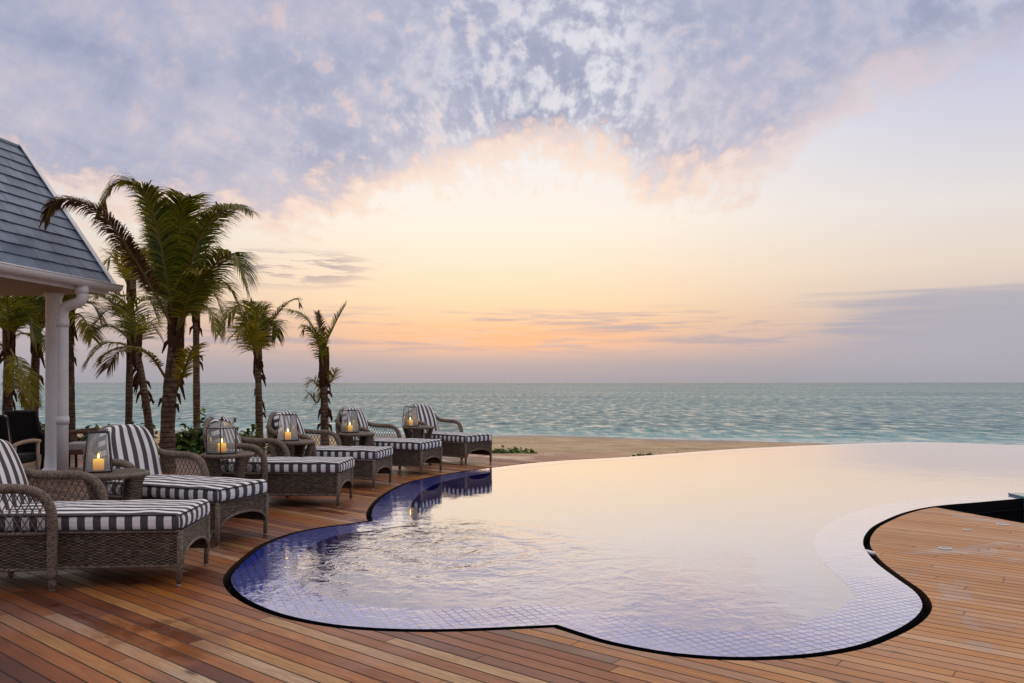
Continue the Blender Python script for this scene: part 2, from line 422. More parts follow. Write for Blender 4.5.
def mat_water():
    m, nt = material('pool_water')
    p = posn(nt); x, y, z = nt.sep(p)
    def near(cx, cy, r0, r1, sy=1.0):
        d = nt.m('SQRT', nt.m('ADD', nt.m('POWER', nt.m('SUBTRACT', x, cx), 2), nt.m('POWER', nt.m('MULTIPLY', nt.m('SUBTRACT', y, cy), sy), 2)))
        return nt.mapr(d, r0, r1, 1, 0), d
    a, da = near(-.45, 7.2, .2, 1.9, .9)
    b, db = near(1.0, 5.35, .2, 1.7)
    n1 = nt.noise(p, 3.2, 3, .55, .8); n2 = nt.noise(p, 9.0, 3, .55, .6); n3 = nt.noise(p, 0.9, 2, .5)
    ring = nt.m('MULTIPLY', nt.m('SINE', nt.m('ADD', nt.m('MULTIPLY', da, 15.0), nt.m('MULTIPLY', n1, 6.0))), nt.mapr(da, .3, 1.9, 1, 0))
    amp = nt.m('ADD', nt.m('ADD', nt.m('MULTIPLY', a, 1.0), nt.m('MULTIPLY', b, .22)), .06)
    h = nt.m('MULTIPLY', amp, nt.m('ADD', nt.m('ADD', n1, nt.m('MULTIPLY', n2, .42)), nt.m('MULTIPLY', ring, .16)))
    h = nt.m('ADD', h, nt.m('MULTIPLY', n3, .10))
    nb = nt.bump(h, 1.0, .020)
    fr = nt.new('ShaderNodeFresnel'); fr.inputs[0].default_value = 1.33; nt.put(fr.inputs['Normal'], nb)
    fac = nt.m('POWER', fr.outputs[0], .47, clamp=True)
    gl = nt.new('ShaderNodeBsdfGlossy'); gl.inputs['Roughness'].default_value = .015; nt.put(gl.inputs['Normal'], nb)
    gl.inputs['Color'].default_value = (1, 1, 1, 1)
    tr = nt.new('ShaderNodeBsdfTransparent'); tr.inputs[0].default_value = (.72, .83, .96, 1)
    mx = nt.new('ShaderNodeMixShader'); nt.put(mx.inputs[0], fac); nt.l.new(tr.outputs[0], mx.inputs[1]); nt.l.new(gl.outputs[0], mx.inputs[2])
    nt.l.new(mx.outputs[0], nt.out.inputs[0])
    return m

def mat_plain(name, c, rough=.6, spec=.4, var=.12, scale=8.0, bump=0.0, metal=0.0):
    m, nt = material(name); o = objco(nt)
    n = nt.noise(o, scale, 5, .6)
    lo = tuple(max(0, k * (1 - var)) for k in c); hi = tuple(min(1, k * (1 + var)) for k in c)
    col = nt.mix(n, lin(lo), lin(hi))
    nb = nt.bump(nt.noise(o, scale * 6, 3, .6), bump, .004) if bump else None
    principled(nt, col, nt.m('ADD', rough - .06, nt.m('MULTIPLY', n, .12)), nb, spec, metal)
    return m

def mat_sand():
    m, nt = material('beach_sand'); p = posn(nt); x, y, z = nt.sep(p)
    n = nt.noise(p, .8, 6, .6); n2 = nt.noise(p, 9, 4, .65); n3 = nt.noise(nt.comb(x, nt.m('MULTIPLY', y, .5), 0), .25, 4, .5)
    col = nt.ramp(n, [(.3, lin((.66, .54, .41))), (.5, lin((.77, .66, .51))), (.7, lin((.86, .76, .61)))])
    col = nt.mix(nt.m('MULTIPLY', nt.mapr(n2, .55, .72), .45), col, lin((.42, .31, .26)))
    vo = nt.new('ShaderNodeTexVoronoi'); nt.put(vo.inputs['Vector'], p); vo.inputs['Scale'].default_value = 1.4
    col = nt.mix(nt.m('MULTIPLY', nt.mapr(vo.outputs['Distance'], .06, .17, 1, 0), nt.mapr(n, .44, .52)), col, lin((.33, .24, .16)))
    wet = nt.mapr(nt.m('ADD', z, nt.m('MULTIPLY', nt.m('SUBTRACT', n3, .5), .35)), -1.12, -1.32)
    col = nt.mix(wet, col, lin((.46, .41, .40)))
    principled(nt, col, nt.m('SUBTRACT', .85, nt.m('MULTIPLY', wet, .5)), nt.bump(nt.m('ADD', nt.m('ADD', n2, n), nt.noise(p, 3.0, 4, .6)), 1.0, .12), .3)
    return m

def shore(X): return 43.8 - .26 * X + 1.2 * math.sin(X * .21 + 1.0) + .5 * math.sin(X * .6)

def mat_sea():
    m, nt = material('sea_water'); p = posn(nt); x, y, z = nt.sep(p)
    q = nt.comb(nt.m('MULTIPLY', x, .38), y, 0)
    w1 = nt.noise(q, .75, 4, .6, .5); w2 = nt.noise(q, .17, 4, .6, .4); w3 = nt.noise(q, .035, 3, .5)
    chop = nt.noise(nt.comb(nt.m('MULTIPLY', x, .55), y, 2), 2.1, 3, .6, .4)
    h = nt.m('ADD', nt.m('ADD', nt.m('MULTIPLY', w2, 2.6), nt.m('MULTIPLY', w1, .95)), nt.m('MULTIPLY', chop, .22))
    nb = nt.bump(h, 1.0, .8)
    wv = nt.noise(nt.comb(nt.m('MULTIPLY', x, .95), nt.m('MULTIPLY', y, .34), 0), 1.0, 10, .66, .0)
    tone = nt.m('ADD', nt.m('MULTIPLY', wv, .82), nt.m('MULTIPLY', w3, .18))
    deep = nt.ramp(tone, [(.38, lin((.05, .30, .37))), (.46, lin((.20, .44, .50))), (.53, lin((.46, .59, .60))), (.61, lin((.92, .87, .76)))])  # cream end of the ramp: glints on the waves painted into the colour
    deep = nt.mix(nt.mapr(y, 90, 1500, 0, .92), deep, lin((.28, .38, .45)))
    sl = nt.m('SUBTRACT', y, nt.m('SUBTRACT', 43.0, nt.m('MULTIPLY', x, .26)))
    shal = nt.mapr(nt.m('ADD', sl, nt.m('MULTIPLY', w3, 10)), 22, 4)
    deep = nt.mix(nt.m('MULTIPLY', shal, .5), deep, lin((.40, .70, .71)))
    foamn = nt.m('ADD', nt.m('MULTIPLY', w1, .55), nt.m('MULTIPLY', chop, .55))
    f1 = nt.m('MULTIPLY', nt.mapr(nt.m('ABSOLUTE', nt.m('ADD', nt.m('SUBTRACT', sl, 3.0), nt.m('MULTIPLY', nt.m('SUBTRACT', w3, .5), 14))), .0, 2.6, 1, 0), nt.mapr(foamn, .45, .58))
    caps = nt.m('MULTIPLY', nt.mapr(nt.m('ADD', nt.m('MULTIPLY', w2, .5), nt.m('MULTIPLY', w1, .5)), .60, .68), nt.mapr(y, 120, 700, .30, 0))
    foam = nt.m('MAXIMUM', f1, caps)
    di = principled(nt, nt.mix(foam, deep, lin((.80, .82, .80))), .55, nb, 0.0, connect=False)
    gl = nt.new('ShaderNodeBsdfGlossy'); gl.inputs['Roughness'].default_value = .16; nt.put(gl.inputs['Normal'], nb); gl.inputs['Color'].default_value = (.80, .86, .88, 1)
    fr = nt.new('ShaderNodeFresnel'); fr.inputs[0].default_value = 1.33; nt.put(fr.inputs['Normal'], nb)
    fac = nt.m('MULTIPLY', nt.m('MULTIPLY', fr.outputs[0], .78), nt.m('SUBTRACT', 1.0, nt.m('MULTIPLY', foam, .8)), clamp=True)
    mx = nt.new('ShaderNodeMixShader'); nt.put(mx.inputs[0], fac); nt.l.new(di.outputs[0], mx.inputs[1]); nt.l.new(gl.outputs[0], mx.inputs[2])
    nt.l.new(mx.outputs[0], nt.out.inputs[0])
    return m

def mat_wet_ledge():
    """mosaic under a thin running film: the film mirrors the sky, the joints stay dark"""
    m, nt = material('wet_ledge_mosaic')
    u, v, _ = nt.sep(uvn(nt)); p = posn(nt); wob = nt.noise(p, 2.0, 2, .5)
    a = nt.m('ADD', nt.m('DIVIDE', u, .062), nt.m('MULTIPLY', wob, .25)); b = nt.m('ADD', nt.m('DIVIDE', v, .062), nt.m('MULTIPLY', wob, .25))
    rv, rc = nt.white(nt.comb(nt.m('FLOOR', a), nt.m('FLOOR', b), .5)); tx, ty, tz = nt.sep(rc)
    g = nt.m('MAXIMUM', nt.mapr(nt.m('ABSOLUTE', nt.m('SUBTRACT', nt.m('FRACT', a), .5)), .39, .44), nt.mapr(nt.m('ABSOLUTE', nt.m('SUBTRACT', nt.m('FRACT', b), .5)), .39, .44))
    col = nt.mix(g, nt.mix(rv, lin((.05, .17, .63)), lin((.11, .27, .73))), lin((.04, .07, .26)))
    di = principled(nt, col, .4, None, .2, connect=False)
    h = nt.m('ADD', nt.m('ADD', nt.m('MULTIPLY', nt.noise(p, 3.2, 3, .55, .8), .30), nt.m('MULTIPLY', nt.noise(p, 9.0, 3, .55, .6), .14)), nt.m('MULTIPLY', rv, .015))
    nb = nt.bump(h, 1.0, .014)
    fr = nt.new('ShaderNodeFresnel'); fr.inputs[0].default_value = 1.33; nt.put(fr.inputs['Normal'], nb)
    _x, _y, _z = nt.sep(p)
    film = nt.m('MULTIPLY', nt.mapr(nt.noise(p, .9, 3, .5), .40, .60, .12, 1.0), nt.mapr(_y, 5.2, 7.2, 1.0, .10))
    fac = nt.m('MULTIPLY', nt.m('POWER', fr.outputs[0], .50, clamp=True), nt.m('SUBTRACT', 1.0, nt.m('MULTIPLY', g, nt.m('MULTIPLY', film, .52))), clamp=True)
    gl = nt.new('ShaderNodeBsdfGlossy'); gl.inputs['Roughness'].default_value = .03; nt.put(gl.inputs['Normal'], nb); gl.inputs['Color'].default_value = (1, 1, 1, 1)
    mx = nt.new('ShaderNodeMixShader'); nt.put(mx.inputs[0], fac); nt.l.new(di.outputs[0], mx.inputs[1]); nt.l.new(gl.outputs[0], mx.inputs[2])
    nt.l.new(mx.outputs[0], nt.out.inputs[0]); return m
M_DECK = mat_deck()
M_BLUE = mat_tile('cobalt_mosaic', .05, (.04, .12, .62), (.08, .20, .72), (.26, .36, .70), .065)
M_LEDGE = mat_wet_ledge()
M_DARK = mat_plain('dark_drain', (.035, .035, .045), .8, .1)
M_WALL = mat_plain('near_black_wall', (.035, .038, .065), .8, .08)
M_LIP = mat_plain('wet_pale_lip', (.30, .34, .50), .16, .6, .12, 12)
M_WATER = mat_water(); M_SAND = mat_sand(); M_SEA = mat_sea()
M_JOIST = mat_plain('dark_timber', (.20, .12, .08), .8, .2)

# ------------------------------------------------------------------ pool
def poly_fill(name, loops, z, mat, uv=None):
    bm = bmesh.new(); ul = bm.loops.layers.uv.new('UVMap'); es = []
    for lp in loops:
        vs = [bm.verts.new((p.x, p.y, z)) for p in lp]
        es += [bm.edges.new((vs[i], vs[(i + 1) % len(vs)])) for i in range(len(vs))]
    bmesh.ops.triangle_fill(bm, use_beauty=True, use_dissolve=False, edges=es, normal=(0, 0, 1))
    for f in bm.faces:
        f.normal_update()
        if f.normal.z < 0: f.normal_flip()
        for l in f.loops: l[ul].uv = (l.vert.co.x, l.vert.co.y)
    me = bpy.data.meshes.new(name); bm.to_mesh(me); bm.free(); me.materials.append(mat)
    o = bpy.data.objects.new(name, me); COL.objects.link(o); return o

def skirt(mb, loop, z0, z1, mat=0, loop2=None):
    L = 0.0; n = len(loop); l2 = loop2 or loop
    for i in range(n):
        j = (i + 1) % n; d = (loop[j] - loop[i]).length
        a, b = loop[i], loop[j]; c, e = l2[i], l2[j]
        mb.face([(a.x, a.y, z0), (b.x, b.y, z0), (e.x, e.y, z1), (c.x, c.y, z1)],
                [(L, z0), (L + d, z0), (L + d, z1), (L, z1)], mat)
        L += d
mb = MB()
skirt(mb, OUT, -1.0, -.004, 1)                                     # outer wall of the basin
RIM = offset(.035)
def ring(mb, A, B, zA, zB, mat):
    """ledge between two loops of unequal length, with UV running along the curve"""
    L = [0.0]
    for i in range(1, len(A)): L.append(L[-1] + (A[i] - A[i - 1]).length)
    bm = mb.bm; va = [bm.verts.new((p.x, p.y, zA)) for p in A]; vb = [bm.verts.new((p.x, p.y, zB)) for p in B]
    es = [bm.edges.new((v[i], v[(i + 1) % len(v)])) for v in (va, vb) for i in range(len(v))]
    g = bmesh.ops.triangle_fill(bm, use_beauty=False, use_dissolve=False, edges=es, normal=(0, 0, 1))
    ixa = {v: i for i, v in enumerate(va)}
    def uvof(v, hint):
        p = Vector((v.co.x, v.co.y))
        best, bu, bd = 1e9, 0, 0
        rng = range(len(A))
        for i in rng:
            a = A[i]; b = A[(i + 1) % len(A)]; ab = b - a
            t = max(0, min(1, (p - a).dot(ab) / max(ab.length_squared, 1e-12))); d = (p - a - ab * t).length
            if d < best: best, bu = d, L[i] + t * ab.length
        return bu, best
    cache = {}
    tot = L[-1]
    for f in [q for q in g['geom'] if isinstance(q, bmesh.types.BMFace)]:
        f.normal_update()
        if f.normal.z < 0: f.normal_flip()
        f.material_index = mat
        us = []
        for l in f.loops:
            if l.vert not in cache: cache[l.vert] = uvof(l.vert, None)
            us.append(cache[l.vert])
        mx = max(u[0] for u in us)
        for l, u in zip(f.loops, us):
            l[mb.uv].uv = (u[0] + (tot if mx - u[0] > tot / 2 else 0), u[1])
ring(mb, OUT, INNER, 0.0, 0.0, 0)
ca_, sa_ = math.cos(.42), math.sin(.42)
for f_ in mb.bm.faces:
    if f_.material_index == 0:
        for l_ in f_.loops: l_[mb.uv].uv = (l_.vert.co.x * ca_ + l_.vert.co.y * sa_, -l_.vert.co.x * sa_ + l_.vert.co.y * ca_)
skirt(mb, INNER, -.95, -.0012, 2)

basin = struct(mb.build('pool_basin', [M_LEDGE, M_WALL, M_BLUE]))
fl = poly_fill('pool_floor', [INNER], -.95, M_BLUE); struct(fl)
water = poly_fill('pool_water', [INNER], -.0006, M_WATER); struct(water)
slot = poly_fill('drain_channel', [SLOT, OUT], -.13, M_DARK); struct(slot)

# ------------------------------------------------------------------ deck
iM1 = min(range(len(SLOT)), key=lambda i: (SLOT[i] - Vector(gnd(630, 456.5))).length)
iM2 = min(range(len(SLOT)), key=lambda i: (SLOT[i] - Vector(gnd(937, 507))).length)
# walk the slot loop from the far left (M1) through the cusps to the right (M2)
def walk(i, j, step):
    r = [SLOT[i]]
    while i != j: i = (i + step) % len(SLOT); r.append(SLOT[i])
    return r
w1, w2 = walk(iM1, iM2, 1), walk(iM1, iM2, -1)
inner_edge = w1 if min((p - Vector(cuspB)).length for p in w1) < .2 else w2
DECK = inner_edge + [Vector(p) for p in ((5.43, 8.5), (6.55, 5.3), (7.3, 3.0), (7.9, -5.0), (-16, -5.0), (-16, 16.5), (-1.0, 16.75), (.6, 16.8))] + [Vector((SLOT[iM1].x - .05, SLOT[iM1].y + .6))]
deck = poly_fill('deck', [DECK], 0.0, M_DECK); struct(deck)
mb = MB(); skirt(mb, DECK, -.5, -.003, 0); fa = struct(mb.build('deck_fascia', M_JOIST))

# ------------------------------------------------------------------ beach, sea
xs = [-400, -250, -150, -100, -70, -50, -38, -30] + [-24 + .35 * i for i in range(145)] + [28, 34, 42, 55, 75, 110, 160, 250, 400]
ys = [-300, -120, -50, -20, -8] + [-4 + 1.0 * i for i in range(16)] + [12 + .3 * i for i in range(125)] + [50, 53, 58, 70]
P = []
for yy in ys:
    row = []
    for xx in xs:
        p = Vector((xx, yy)); s = shore(max(-60, min(60, xx)))
        t = (yy - 17.0) / (s - 17.0)
        zz = -.16 - 1.34 * max(t, 0) if t < 1 else -1.5 - (yy - s) * .09
        zz += (mnoise.noise(Vector((xx * .35, yy * .35, 0))) * .05 + mnoise.noise(Vector((xx * 1.3, yy * 1.3, 4))) * .018) * (1 if t < 1 else .3)
        if -16.2 < xx < 19 and -5.2 < yy < 21:
            if inside(p, OUT) or seg_dist(p, OUT) < .32 or inside(p, DECK): zz = -2.2
            elif xx > 4 and yy < 16 : zz = -1.25
        row.append((xx, yy, zz))
    P.append(row)
mb = MB(); mb.grid(P, lambda a, b: (xs[b], ys[a])); struct(mb.build('beach', M_SAND))
ysea = [30 * (1.045 ** i) for i in range(166)]
xt = [math.tan(a) for a in [(-74 + 148 * i / 120) * PI / 180 for i in range(121)]]
mb = MB(); mb.grid([[(t * (Y + 10), Y, -1.5) for t in xt] for Y in ysea]); struct(mb.build('sea', M_SEA))
# ------------------------------------------------------------------ furniture materials
def mat_wicker(name, c_dark, c_mid, c_lite, su=.030, sv=.0115, vertical=False):
    m, nt = material(name)
    u, v, _ = nt.sep(uvn(nt))
    if vertical: u, v = v, u
    wob = nt.noise(uvn(nt), 14.0, 3, .6)
    vv = nt.m('ADD', nt.m('DIVIDE', v, sv), nt.m('MULTIPLY', wob, .9)); uu = nt.m('DIVIDE', u, su)
    a = nt.m('SINE', nt.m('MULTIPLY', vv, PI)); b = nt.m('SINE', nt.m('MULTIPLY', uu, PI))
    rv, rc = nt.white(nt.comb(nt.m('FLOOR', vv), nt.m('FLOOR', uu), 1.0))
    h = nt.m('ADD', .5, nt.m('MULTIPLY', nt.m('MULTIPLY', a, b), .5))
    strand = nt.m('ABSOLUTE', a)
    hh = nt.m('MULTIPLY', nt.m('ADD', nt.m('MULTIPLY', h, .7), .3), nt.m('POWER', strand, .5))
    col = nt.ramp(nt.m('ADD', nt.m('MULTIPLY', hh, .8), nt.m('MULTIPLY', nt.m('SUBTRACT', rv, .5), .35)),
                  [(.08, lin(c_dark)), (.40, lin(c_mid)), (.85, lin(c_lite))])
    big = nt.noise(objco(nt), 3.0, 3, .5)
    col = nt.mix(nt.m('MULTIPLY', nt.mapr(big, .4, .7), .35), col, nt.mix(1.0, col, lin((.72, .66, .60)), 'MULTIPLY'))
    principled(nt, col, .55, nt.bump(hh, .9, .006), .35)
    return m
M_WICK = mat_wicker('grey_brown_wicker', (.05, .038, .03), (.30, .245, .20), (.565, .485, .405))
M_WRAP = mat_wicker('wrapped_wicker', (.16, .125, .10), (.48, .41, .355), (.66, .59, .525), su=.022, sv=.008)
M_WICKV = mat_wicker('wicker_slab', (.09, .065, .05), (.36, .30, .25), (.54, .47, .41), su=.028, sv=.0115)

def mat_stripe():
    m, nt = material('striped_canvas'); u, v, _ = nt.sep(uvn(nt))
    f = nt.m('FRACT', nt.m('DIVIDE', u, .112))
    s = nt.mapr(nt.m('ABSOLUTE', nt.m('SUBTRACT', f, .5)), .238, .258)
    n = nt.noise(objco(nt), 160, 2, .5); n2 = nt.noise(objco(nt), 5, 4, .5)
    col = nt.mix(s, lin((.90, .89, .89)), lin((.315, .30, .318)))
    col = nt.mix(nt.m('MULTIPLY', nt.mapr(n2, .4, .7), .22), col, nt.mix(1.0, col, lin((.78, .74, .72)), 'MULTIPLY'))
    principled(nt, col, .85, nt.bump(nt.m('ADD', nt.m('MULTIPLY', n, .1), n2), .35, .012), .15)
    return m
M_STRIPE = mat_stripe()
M_PIPE = mat_plain('dark_piping', (.22, .205, .21), .8, .15)
M_METAL = mat_plain('dark_bronze_metal', (.12, .09, .075), .45, .5, .2, 20, 0, .3)
M_GLIDE = mat_plain('pale_glide', (.74, .70, .64), .5)

def mat_glass():
    m, nt = material('lantern_glass')
    fr = nt.new('ShaderNodeFresnel'); fr.inputs[0].default_value = 1.45
    gl = nt.new('ShaderNodeBsdfGlossy'); gl.inputs['Roughness'].default_value = .03
    tr = nt.new('ShaderNodeBsdfTransparent'); tr.inputs[0].default_value = (.93, .95, .94, 1)
    mx = nt.new('ShaderNodeMixShader'); nt.put(mx.inputs[0], nt.m('ADD', fr.outputs[0], .03)); nt.l.new(tr.outputs[0], mx.inputs[1]); nt.l.new(gl.outputs[0], mx.inputs[2])
    df = nt.new('ShaderNodeBsdfDiffuse'); df.inputs[0].default_value = (.9, .92, .93, 1)
    m2 = nt.new('ShaderNodeMixShader'); m2.inputs[0].default_value = .17; nt.l.new(mx.outputs[0], m2.inputs[1]); nt.l.new(df.outputs[0], m2.inputs[2])
    nt.l.new(m2.outputs[0], nt.out.inputs[0]); return m
M_GLASS = mat_glass()
def mat_wax():
    m, nt = material('glowing_wax'); x, y, z = nt.sep(objco(nt))
    p = principled(nt, lin((.94, .74, .22)), .5, None, .3)
    p.inputs['Subsurface Weight'].default_value = .0
    g = nt.mapr(z, .0, .115, .22, 1.0, False)
    nt.put(p.inputs['Emission Color'], nt.mix(nt.mapr(z, .03, .11), lin((.97, .60, .08)), lin((1.0, .80, .25))))
    nt.put(p.inputs['Emission Strength'], g); return m
M_WAX = mat_wax()
def mat_flame():
    m, nt = material('candle_flame'); e = nt.new('ShaderNodeEmission'); e.inputs[0].default_value = lin((1.0, .80, .42)); e.inputs[1].default_value = 9.0
    nt.l.new(e.outputs[0], nt.out.inputs[0]); return m
M_FLAME = mat_flame()

# ------------------------------------------------------------------ cushions
def cushion(name, hx, hy, hz, r, parent, M, shape=None, uvmode='seat', div=(20, 12, 5)):
    """rounded box, then shaped; M places it; stripes follow the UV"""
    bm = bmesh.new(); ul = bm.loops.layers.uv.new('UVMap')
    H = (hx, hy, hz)
    def line(h, n):
        k = [-h, -h + r * .3, -h + r]
        k += [-h + r + (2 * h - 2 * r) * i / n for i in range(1, n)]
        return k + [h - r, h - r * .3, h]
    cache = {}
    def vert(p):
        key = tuple(round(c, 5) for c in p)
        if key not in cache:
            c = Vector([max(-H[i] + r, min(H[i] - r, p[i])) for i in range(3)])
            d = Vector(p) - c
            q = c + (d.normalized() * r if d.length > 1e-9 else d)
            cache[key] = bm.verts.new(q)
        return cache[key]
    L = [line(H[i], div[i]) for i in range(3)]
    for ax in range(3):
        a, b = (ax + 1) % 3, (ax + 2) % 3
        for sgn in (-1, 1):
            for i in range(len(L[a]) - 1):
                for j in range(len(L[b]) - 1):
                    ps = []
                    for (ii, jj) in ((i, j), (i + 1, j), (i + 1, j + 1), (i, j + 1)):
                        p = [0, 0, 0]; p[ax] = sgn * H[ax]; p[a] = L[a][ii]; p[b] = L[b][jj]; ps.append(tuple(p))
                    if sgn < 0: ps.reverse()
                    f = bm.faces.new([vert(p) for p in ps]); f.smooth = True
                    for l, p in zip(f.loops, ps):
                        if uvmode == 'seat': l[ul].uv = ((p[0] + .09, p[2]) if abs(sum(q[2] for q in ps)) < .16 else (0.0, p[2])) if ax == 1 else (p[1], p[0])
                        else: l[ul].uv = (p[2], p[0]) if ax == 1 else (p[1], p[2])
    for v in bm.verts:
        if shape: v.co = shape(v.co)
        v.co = M @ v.co
    me = bpy.data.meshes.new(name); bm.to_mesh(me); bm.free(); me.materials.append(M_STRIPE)
    o = bpy.data.objects.new(name, me); COL.objects.link(o); o.parent = parent
    return o

# ------------------------------------------------------------------ wicker chaise (x runs toward the foot, base centre at the origin)
def make_chaise():
    t = thing('chaise_longue', 'x', 'lounger')
    XF = .83                                                   # foot end
    # frame: woven apron with an arched foot end
    mb = MB()
    def panel(P, UV): mb.grid(P, UV, 0, False)
    for s in (-1, 1):
        xsn = [-.74 + (XF + .74) * i / 24 for i in range(25)]
        zs = [.15 + .25 * k / 6 for k in range(7)]
        def yy(x): return s * (.34 + .055 * max(0.0, 1 - ((x + .33) / .33) ** 2))
        for off in (0, -.03 * s):
            rows = [[(x, yy(x) + off, z) for x in xsn] for z in zs]
            if (s > 0) == (off == 0): rows = rows[::-1]
            mb.grid(rows, lambda a, b, R=rows: (R[a][b][0], R[a][b][2]), 0, True)
        rows = [[(x, yy(x) + o, .15) for x in xsn] for o in (0, -.03 * s)]
        mb.grid(rows, lambda a, b: (xsn[b], a * .03), 0, False)
    def arch(y): q = abs(y) / .31; return .155 if q > 1 else .165 + .115 * math.sqrt(max(0, 1 - q ** 2.2))
    ysn = [-.34 + .68 * i / 28 for i in range(29)]
    for off in (0.0, -.03):
        rows = [[(XF + off, y, arch(y) + (.40 - arch(y)) * k / 5) for y in ysn] for k in range(6)]
        mb.grid(rows, lambda a, b, R=rows: (R[a][b][1], R[a][b][2]), 0, False)
    mb.box((-.74, -.33, .15), (-.72, .33, .40))
    mb.box((-.72, -.325, .375), (XF - .04, .325, .395))          # seat deck
    mb.build('frame', M_WICK, t)
    mb = MB(); mb.tube([(XF + .004, y, arch(y) - .004) for y in ysn[1:-1]], .013, 6)
    for s in (-1, 1):
        mb.tube([(-.73, s * .345, .148), (-.33, s * .40, .148), (0, s * .345, .148), (XF - .01, s * .345, .148)], .011, 6)
        mb.tube([(-.02, s * .348, .402), (XF, s * .345, .402)], .011, 6)
    mb.tube([(XF + .003, -.34, .402), (XF + .003, .34, .402)], .012, 6)
    mb.build('trim', M_WRAP, t)
    for s in (-1, 1):
        mb = MB(); mb.tube([(XF - .012, s * .33, .012), (XF - .008, s * .33, .12), (XF - .004, s * .332, .40)], [.018, .021, .023], 10)
        lg = mb.build('leg', M_WRAP, t)
        mb = MB(); mb.lathe([(.0, 0), (.016, 0), (.017, .015), (.0, .016)], 10, 0, (XF - .012, s * .33, 0)); mb.build('glide', M_GLIDE, lg)
        mb = MB(); mb.tube([(-.71, s * .33, 0.0), (-.71, s * .33, .40)], [.020, .026], 10); mb.build('leg', M_WRAP, t)
    # back: barrel panel with rolled rim
    HB = .665
    def bw(v): return .405 * (1 - max(0.0, (v - .35) / .65) ** 2.4 * .62) * (1.0 if v < .999 else 1)
    def bp(u, v, d=0.0):
        uu = u * bw(v); h = v * HB * (1 - .10 * u * u * v)
        return Vector((-.665 - .30 * h + .28 * uu * uu * (1.0 + .4 * v) - d, uu, .36 + h - .02 * d))
    mb = MB()
    for d in (0.0, .035):
        rows = [[bp(-1 + 2 * j / 18, i / 16, d) for j in range(19)] for i in range(17)]
        if d: rows = rows[::-1]
        mb.grid(rows, lambda a, b, R=rows: (R[a][b].y, R[a][b].z), 0, True)
    mb.build('backrest', M_WICK, t)
    rim = [bp(-1, v, .015) for v in (.0, .2, .4, .6, .8, .92)] + [bp(u, 1.0, .015) for u in (-.95, -.7, -.35, 0, .35, .7, .95)] + [bp(1, v, .015) for v in (.92, .8, .6, .4, .2, 0)]
    mb = MB(); mb.tube(crom(rim, 4), .034, 10); mb.build('back_rim', M_WRAP, t)
    # arms, each with its post and lattice
    for s in (-1, 1):
        y0 = .43 * s
        arm = [(-.03, y0, .09), (-.03, y0, .30), (-.03, y0, .50), (-.055, y0, .62), (-.13, y0, .705), (-.25, y0, .735), (-.42, .427 * s, .738), (-.58, .418 * s, .750), (-.69, .40 * s, .79), (-.765, .378 * s, .87)]
        C = crom(arm, 5)
        mb = MB(); mb.tube(C, [.036 if p.z > .2 else .033 for p in C], 10); a = mb.build('arm', M_WRAP, t)
        mb = MB(); mb.tube([(-.03, y0, .018), (-.03, y0, .10)], [.024, .027], 10); mb.tube([(-.03, y0, .0), (-.03, y0, .02)], .022, 10, 0)
        mb.build('arm_foot', M_WRAP, a)
        def top(x):
            for p, q in zip(C[6:], C[7:]):
                if min(p.x, q.x) <= x <= max(p.x, q.x) and p.z > .45: return p.z + (q.z - p.z) * ((x - p.x) / (q.x - p.x) if abs(q.x - p.x) > 1e-6 else 0)
            return .42
        mb = MB()
        k = -1.05
        while k < .6:
            for sg in (1, -1):
                seg = []
                for i in range(41):
                    z = .40 + i * .01; x = (k + (z - .40) * .55 * sg) if sg > 0 else (k + .35 + (z - .40) * -.55)
                    if -.68 - .2 * (z - .40) < x < -.05 and z < top(x) - .015: seg.append(Vector((x, y0 - .012 * s + sg * .003, z)))
                if len(seg) > 2: mb.tube([seg[0], seg[-1]], .0045, 4, 0, False)
            k += .052
        mb.tube([(-.68, y0 - .05 * s, .41), (-.33, y0 - .012 * s, .41), (-.04, y0 - .012 * s, .41)], .013, 6)
        mb.build('lattice', M_WRAP, a)
    # cushions
    random.seed(3)
    def seat_shape(p):
        q = p.copy(); u = p.x / .74; w = p.y / .345
        if p.z > 0: q.z += .018 * (1 - u * u * .8) * (1 - w * w) + .012 * mnoise.noise(Vector((p.x * 5, p.y * 4, 1))) + .003 * mnoise.noise(Vector((p.x * 11, p.y * 9, 3)))
        q.y += .006 * mnoise.noise(Vector((p.x * 5, p.z * 3, 2))) ; q.x += .007 * mnoise.noise(Vector((p.y * 6, p.z * 3, 5)))
        return q
    sc = cushion('seat_cushion', .735, .352, .066, .046, t, Matrix.Translation((.125, 0, .470)), seat_shape, 'seat', (24, 12, 5))
    mb = MB()
    for zz in (.055, -.055):
        for s in (-1, 1): mb.tube([(-.55, s * .342, .470 + zz), (.185, s * .346, .470 + zz), (.82, s * .342, .470 + zz)], .0065, 6)
        mb.tube([(.853, y, .470 + zz) for y in (-.33, 0, .33)], .0065, 6)
    mb.build('piping', M_PIPE, sc)
    def back_shape(p):
        v = (p.z + .35) / .70; q = p.copy()
        q.y *= 1 - max(0.0, (v - .5) / .5) ** 2.6 * .34
        q.z -= .06 * (p.y / .32) ** 2 * max(0, v - .4)
        q.x += .03 * (1 - (p.y / .32) ** 2) * (1 - (2 * v - 1) ** 2) * (1 if p.x > 0 else .2) + .01 * mnoise.noise(Vector((p.y * 4, p.z * 4, 0)))
        q.x += .16 * q.y * q.y
        return q
    R = Matrix.Translation((-.655, 0, .742)) @ Matrix.Rotation(math.radians(-17), 4, 'Y')
    cushion('back_cushion', .066, .325, .335, .055, t, R, back_shape, 'back', (3, 12, 16))
    return t

